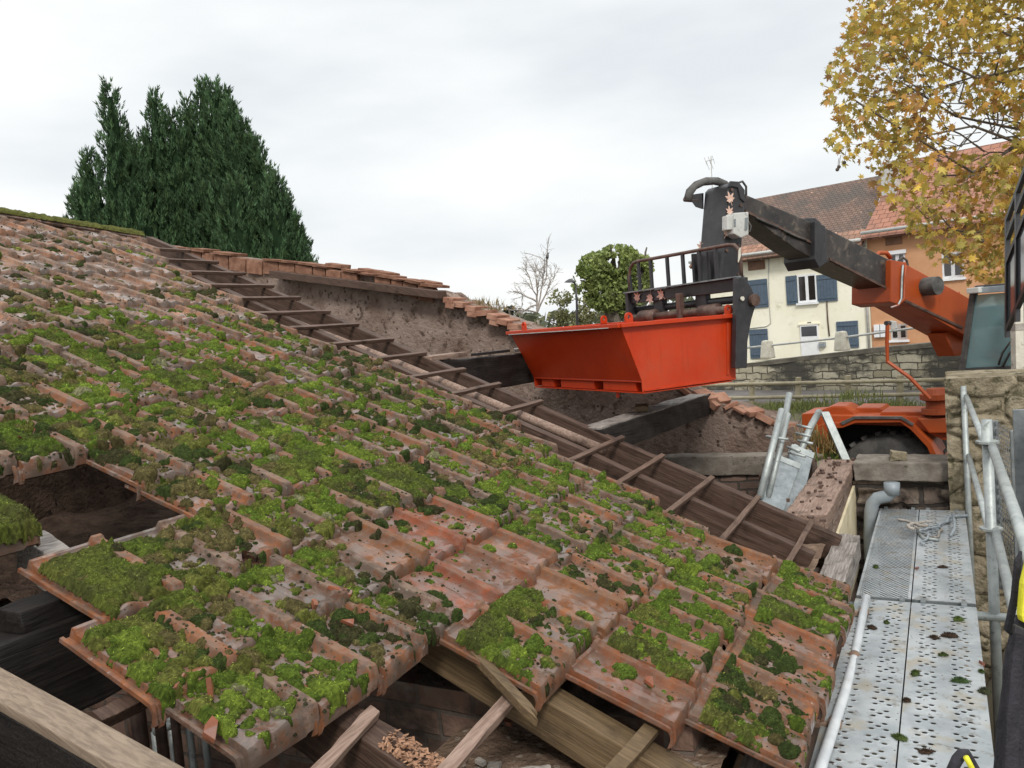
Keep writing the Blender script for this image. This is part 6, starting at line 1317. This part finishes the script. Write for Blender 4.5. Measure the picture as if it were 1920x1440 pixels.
# dark conifers behind the roof
def conifer(D, leaders, label, seed, base_px, tint):
    bp_ = atD(base_px, 720, D); bp_[2] = -1.0
    t = empty('conifer', bp_, label, 'tree', 'dark conifers behind the roof'); r = np.random.default_rng(seed); P_ = []; Dr = []; Sz = []
    core = MB(); sc_ = D / FPX
    for (px, yt, grow, rmax) in leaders:
        top = atD(px, yt + 8, D + r.normal(0, .35)); Ht = top[2] + 1.0; ntf = int(430 * Ht * rmax / 4)
        rad_h = lambda h: np.minimum(rmax, .05 + grow * h)
        h = (r.random(ntf) ** .75) * Ht; an = r.uniform(0, 2 * math.pi, ntf); rr_ = rad_h(h) * (.82 + .25 * r.random(ntf)) * (1 + .12 * np.sin(an * 4 + h * 2.3))
        P_.append(np.stack([top[0] + rr_ * np.cos(an), top[1] + rr_ * np.sin(an), top[2] - h], -1)); d = np.stack([np.cos(an) * .34, np.sin(an) * .34, np.ones(ntf)], -1) + r.normal(0, .14, (ntf, 3)); Dr.append(d / np.linalg.norm(d, axis=1)[:, None]); Sz.append(r.uniform(.20, .40, ntf))
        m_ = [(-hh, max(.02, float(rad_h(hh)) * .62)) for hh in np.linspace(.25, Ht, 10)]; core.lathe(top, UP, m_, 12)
    P_ = np.concatenate(P_); Dr = np.concatenate(Dr); Sz = np.concatenate(Sz); n = len(P_); K = 15
    # each tuft: K slim blades along an upright plume
    s = r.random((n, K)) ; ax = np.cross(Dr, r.normal(0, 1, (n, 3))); ax /= np.linalg.norm(ax, axis=1)[:, None]; ay = np.cross(Dr, ax)
    an = r.uniform(0, 2 * math.pi, (n, K)); wd = (.30 * (1 - s) ** .8 * np.minimum(1, s * 4 + .35)) * Sz[:, None]
    base_ = P_[:, None] + Dr[:, None] * (s * Sz[:, None])[..., None] + (np.cos(an) * wd)[..., None] * ax[:, None] * .45 + (np.sin(an) * wd)[..., None] * ay[:, None] * .45
    out_ = Dr[:, None] * 1.0 + (np.cos(an))[..., None] * ax[:, None] * .38 + (np.sin(an))[..., None] * ay[:, None] * .38; out_ /= np.linalg.norm(out_, axis=2)[..., None]
    L__ = r.uniform(.09, .17, (n, K))[..., None]; sd_ = np.cross(out_, r.normal(0, 1, (n, K, 3))); sd_ /= np.linalg.norm(sd_, axis=2)[..., None]
    tri = np.stack([base_ - sd_ * .022, base_ + sd_ * .022, base_ + out_ * L__], 2).reshape(-1, 3)
    cn = np.array(tint) * (r.uniform(.45, 1.55, (n, 1))) + np.array([.012, .014, 0]) * (r.random((n, 1)) < .25); cc = np.repeat(np.repeat(cn[:, None] * r.uniform(.8, 1.25, (n, K, 1)), 3, 1).reshape(n, K * 3, 3), 1, 1).reshape(-1, 3)
    npmesh('crown', tri, np.arange(n * K * 3).reshape(-1, 3), MT['grassy'], t, origin=t['_w'], cols=cc)
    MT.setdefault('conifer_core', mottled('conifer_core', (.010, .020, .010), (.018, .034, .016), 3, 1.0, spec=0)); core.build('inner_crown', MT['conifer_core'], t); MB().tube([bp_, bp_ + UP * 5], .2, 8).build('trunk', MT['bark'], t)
TN = (.058, .108, .050)
conifer(24.5, [(205, 158, .20, 1.15), (250, 262, .24, 1.0), (165, 285, .28, .95), (148, 330, .30, .9), (232, 250, .24, 1.0)], 'slim dark conifer spire standing apart from the bushy one', 61, 200, TN)
conifer(25.5, [(287, 170, .20, 1.3), (268, 250, .26, 1.2), (400, 150, .24, 1.5), (322, 205, .26, 1.2), (348, 182, .22, 1.3), (378, 152, .24, 1.6), (417, 158, .25, 1.6), (430, 185, .30, 1.7), (350, 260, .3, 1.6)], 'tallest broad dark conifer with several pointed tops', 62, 360, TN)
conifer(24.8, [(478, 256, .27, 1.35), (513, 318, .27, 1.15), (536, 365, .26, .9), (455, 230, .25, 1.4), (440, 320, .3, 1.2), (551, 410, .25, .6)], 'lower dark conifer sloping down beside the brick gable top', 63, 490, TN)
# round green tree, light shrub tree, birch, bird, lamp
def crown_tree(name, D, blobs, n, size, pal, trunk, label, seed, r0, gap=.42, mat='leaf', extra=()):
    b = atD(trunk[0], 720, D); b[2] = -1.0; t = empty(name, b, label, 'tree'); r = np.random.default_rng(seed); P_ = []
    W = np.array([q[2] * q[3] for q in blobs], float); W /= W.sum()
    while len(P_) < n:
        q = blobs[r.choice(len(blobs), p=W)]; a = r.uniform(0, 2 * math.pi); rr_ = math.sqrt(r.random()); px = q[0] + q[2] * rr_ * math.cos(a); py = q[1] + q[3] * rr_ * math.sin(a)
        dd = math.sqrt(max(0, 1 - rr_ * rr_)) * q[2] * D / FPX; P = atD(px, py, D + r.uniform(-1, 1) * dd)
        if vnoise(P[0] * 2.0 + P[1], P[2] * 2.2, 5) * .6 + vnoise(P[0] * 5 + P[1] * 2, P[2] * 5, 7) * .4 < gap + r.normal(0, .06): continue
        P_.append(P)
    P_ = np.array(P_); k = vnoise(P_[:, 0] * 2.2, P_[:, 2] * 2.4 + P_[:, 1], 9)[:, None]; pal = np.array(pal); cols = (pal[0] * (1 - k) + pal[1] * k) * r.uniform(.7, 1.3, (len(P_), 1))
    leafmesh('crown', P_, size, cols, t, seed, 'leaf', mat, up=.4)
    m = MB(); tips = []; tp_ = atD(trunk[1], trunk[2], D); m.tube([b, tp_], [r0, r0 * .8], 8)
    for q in blobs: branches(m, tp_, atD(q[0], q[1], D), r0 * .55, 1, r, tips, .6, 3, .5, .4)
    for e in extra: m.tube([atD(*e[0], D), atD(*e[1], D)], [r0 * .7, r0 * .5], 8)
    m.build('trunk', MT['bark'], t, smooth=True, fix=False)
crown_tree('round_tree', 29, [(1120, 508, 38, 36), (1160, 490, 42, 32), (1188, 522, 34, 40), (1098, 530, 26, 28), (1140, 548, 44, 38), (1180, 568, 28, 30), (1150, 478, 22, 18), (1205, 500, 20, 22)], 7500, .20, [(.16, .21, .06), (.29, .34, .12)], (1158, 1155, 590), 'round-headed green tree behind the skip and the fork carriage', 71, .22, .33, extra=(((1150, 605), (1125, 560)), ((1170, 605), (1205, 560))))
crown_tree('pale_tree', 33, [(1050, 575, 30, 34), (1080, 585, 34, 40), (1030, 600, 28, 24), (1110, 590, 26, 34)], 1500, .16, [(.16, .17, .07), (.24, .23, .12)], (1065, 1065, 610), 'thin pale olive bush-like tree between the birch and the green tree', 72, .08, .48)
bt_ = empty('birch', atD(1010, 720, 38), 'bare leafless birch with fine drooping twigs above the skip', 'tree'); bt_.location.z = -1.0; bt_['_w'] = tuple(bt_.location)
m = MB(); rng = np.random.default_rng(81); tips = []
bb_ = np.array(bt_['_w']); f0 = atD(1007, 600, 38); m.tube([bb_, f0], [.16, .11], 8)
def birch(a, b, r0, depth):
    a, b = np.array(a), np.array(b); L = np.linalg.norm(b - a); d = nrm(b - a); pts = [a + (b - a) * i / 5 + rng.normal(0, .025 * L, 3) * (0 < i) for i in range(6)]
    m.tube(pts, [max(.006, r0 * (1 - .75 * i / 5)) for i in range(6)], 4, cap=False)
    if depth == 0: return
    for k in range(9 if depth > 1 else 7):
        t = rng.uniform(.25, 1); p = pts[0] + (b - a) * t; q = nrm(d * .8 + rng.normal(0, .45, 3) + UP * (.1 if depth > 1 else -.25)); birch(p, p + q * L * rng.uniform(.28, .5), max(.006, r0 * .38), depth - 1)
for px, py, s in ((1028, 478, .06), (1008, 490, .055), (985, 505, .045), (965, 545, .05), (948, 580, .045), (1040, 520, .05), (975, 585, .04)): birch(f0 + (atD(1007, 560, 38) - f0) * rng.random(), atD(px, py, 38 + rng.normal(0, .6)), s, 2)
m.build('trunk', MT['bark_pale'], bt_, fix=False)
bp0 = atD(1025, 484, 37.9); m = MB(); m.lathe(bp0 - UP * .05, nrm(UP + LT * .3), [(0, 0), (.03, .05), (.10, .075), (.18, .06), (.22, .04), (.27, .045), (.31, .03), (.325, 0)], 10); m.prism([bp0 - UP * .05 + LT * .03, bp0 - UP * .05 - LT * .03, bp0 - UP * .2 - LT * .05], FW * .02); m.prism([bp0 + UP * .24 + LT * .09, bp0 + UP * .22 + LT * .1, bp0 + UP * .23 + LT * .17], FW * .02)
tag(m.build('bird', MT['black']), 'small dark bird perched at the top of the bare birch', 'bird')
lp0 = atD(1083, 700, 27); lp0[2] = -1.0; t = empty('street_lamp', lp0, 'thin dark street lamp beside the round green tree', 'street lamp'); ltop = atD(1079, 532, 27)
MB().tube([lp0, ltop - UP * .5, ltop], [.05, .04, .03], 8).build('pole', MT['black'], t, smooth=True); MB().tube([ltop, atD(1068, 524, 27)], .03, 6).build('arm', MT['black'], t); MB().lathe(atD(1069, 530, 27), UP, [(0, .02), (.02, .2), (.07, .14), (.12, .04), (.13, 0)], 14).build('lamp_head', MT['black'], t)
small = empty('dark_conifer', atD(962, 720, 45), 'tiny dark fir showing beside the broken gable and the birch', 'tree'); small.location.z = -1; small['_w'] = tuple(small.location)
r = np.random.default_rng(3); Pm = np.array([atD(955 + r.normal(0, 6) * (1 + (py_ - 575) / 30), py_, 45) for py_ in r.uniform(575, 625, 260)]); leafmesh('crown', Pm, .28, np.tile((.05, .055, .035), (260, 1)) * r.uniform(.6, 1.3, (260, 1)), small, 5); MB().tube([np.array(small['_w']), atD(955, 580, 45)], .08, 6).build('trunk', MT['bark'], small)
# a far treeline closes the horizon
r = np.random.default_rng(12); Pm = []
for i in range(6000):
    a = r.uniform(-75, 60); D = r.uniform(95, 130); hh = 3.0 + 2.5 * vnoise(a * .35, D * .02, 4); Pm.append(CP + (FW * math.cos(rad(a)) + LT * math.sin(rad(a))) * D + UP * (-1.0 - H + hh * r.random() ** .7))
Pm = np.array(Pm); o = MB().add([(0, 0, 0)], []); e0 = empty('x', (0, 0, 0), None, None)
tl = leafmesh('treeline', Pm, 1.6, np.tile((.09, .10, .06), (len(Pm), 1)) * r.uniform(.6, 1.3, (len(Pm), 1)), e0, 6); tl.parent = None; bpy.data.objects.remove(e0); tag(tl, 'low far-off belt of trees along the horizon', 'trees', kind='stuff')

# ------------------------------------------------------------------ tidy up
for o in bpy.data.objects:
    if '_w' in o: del o['_w']
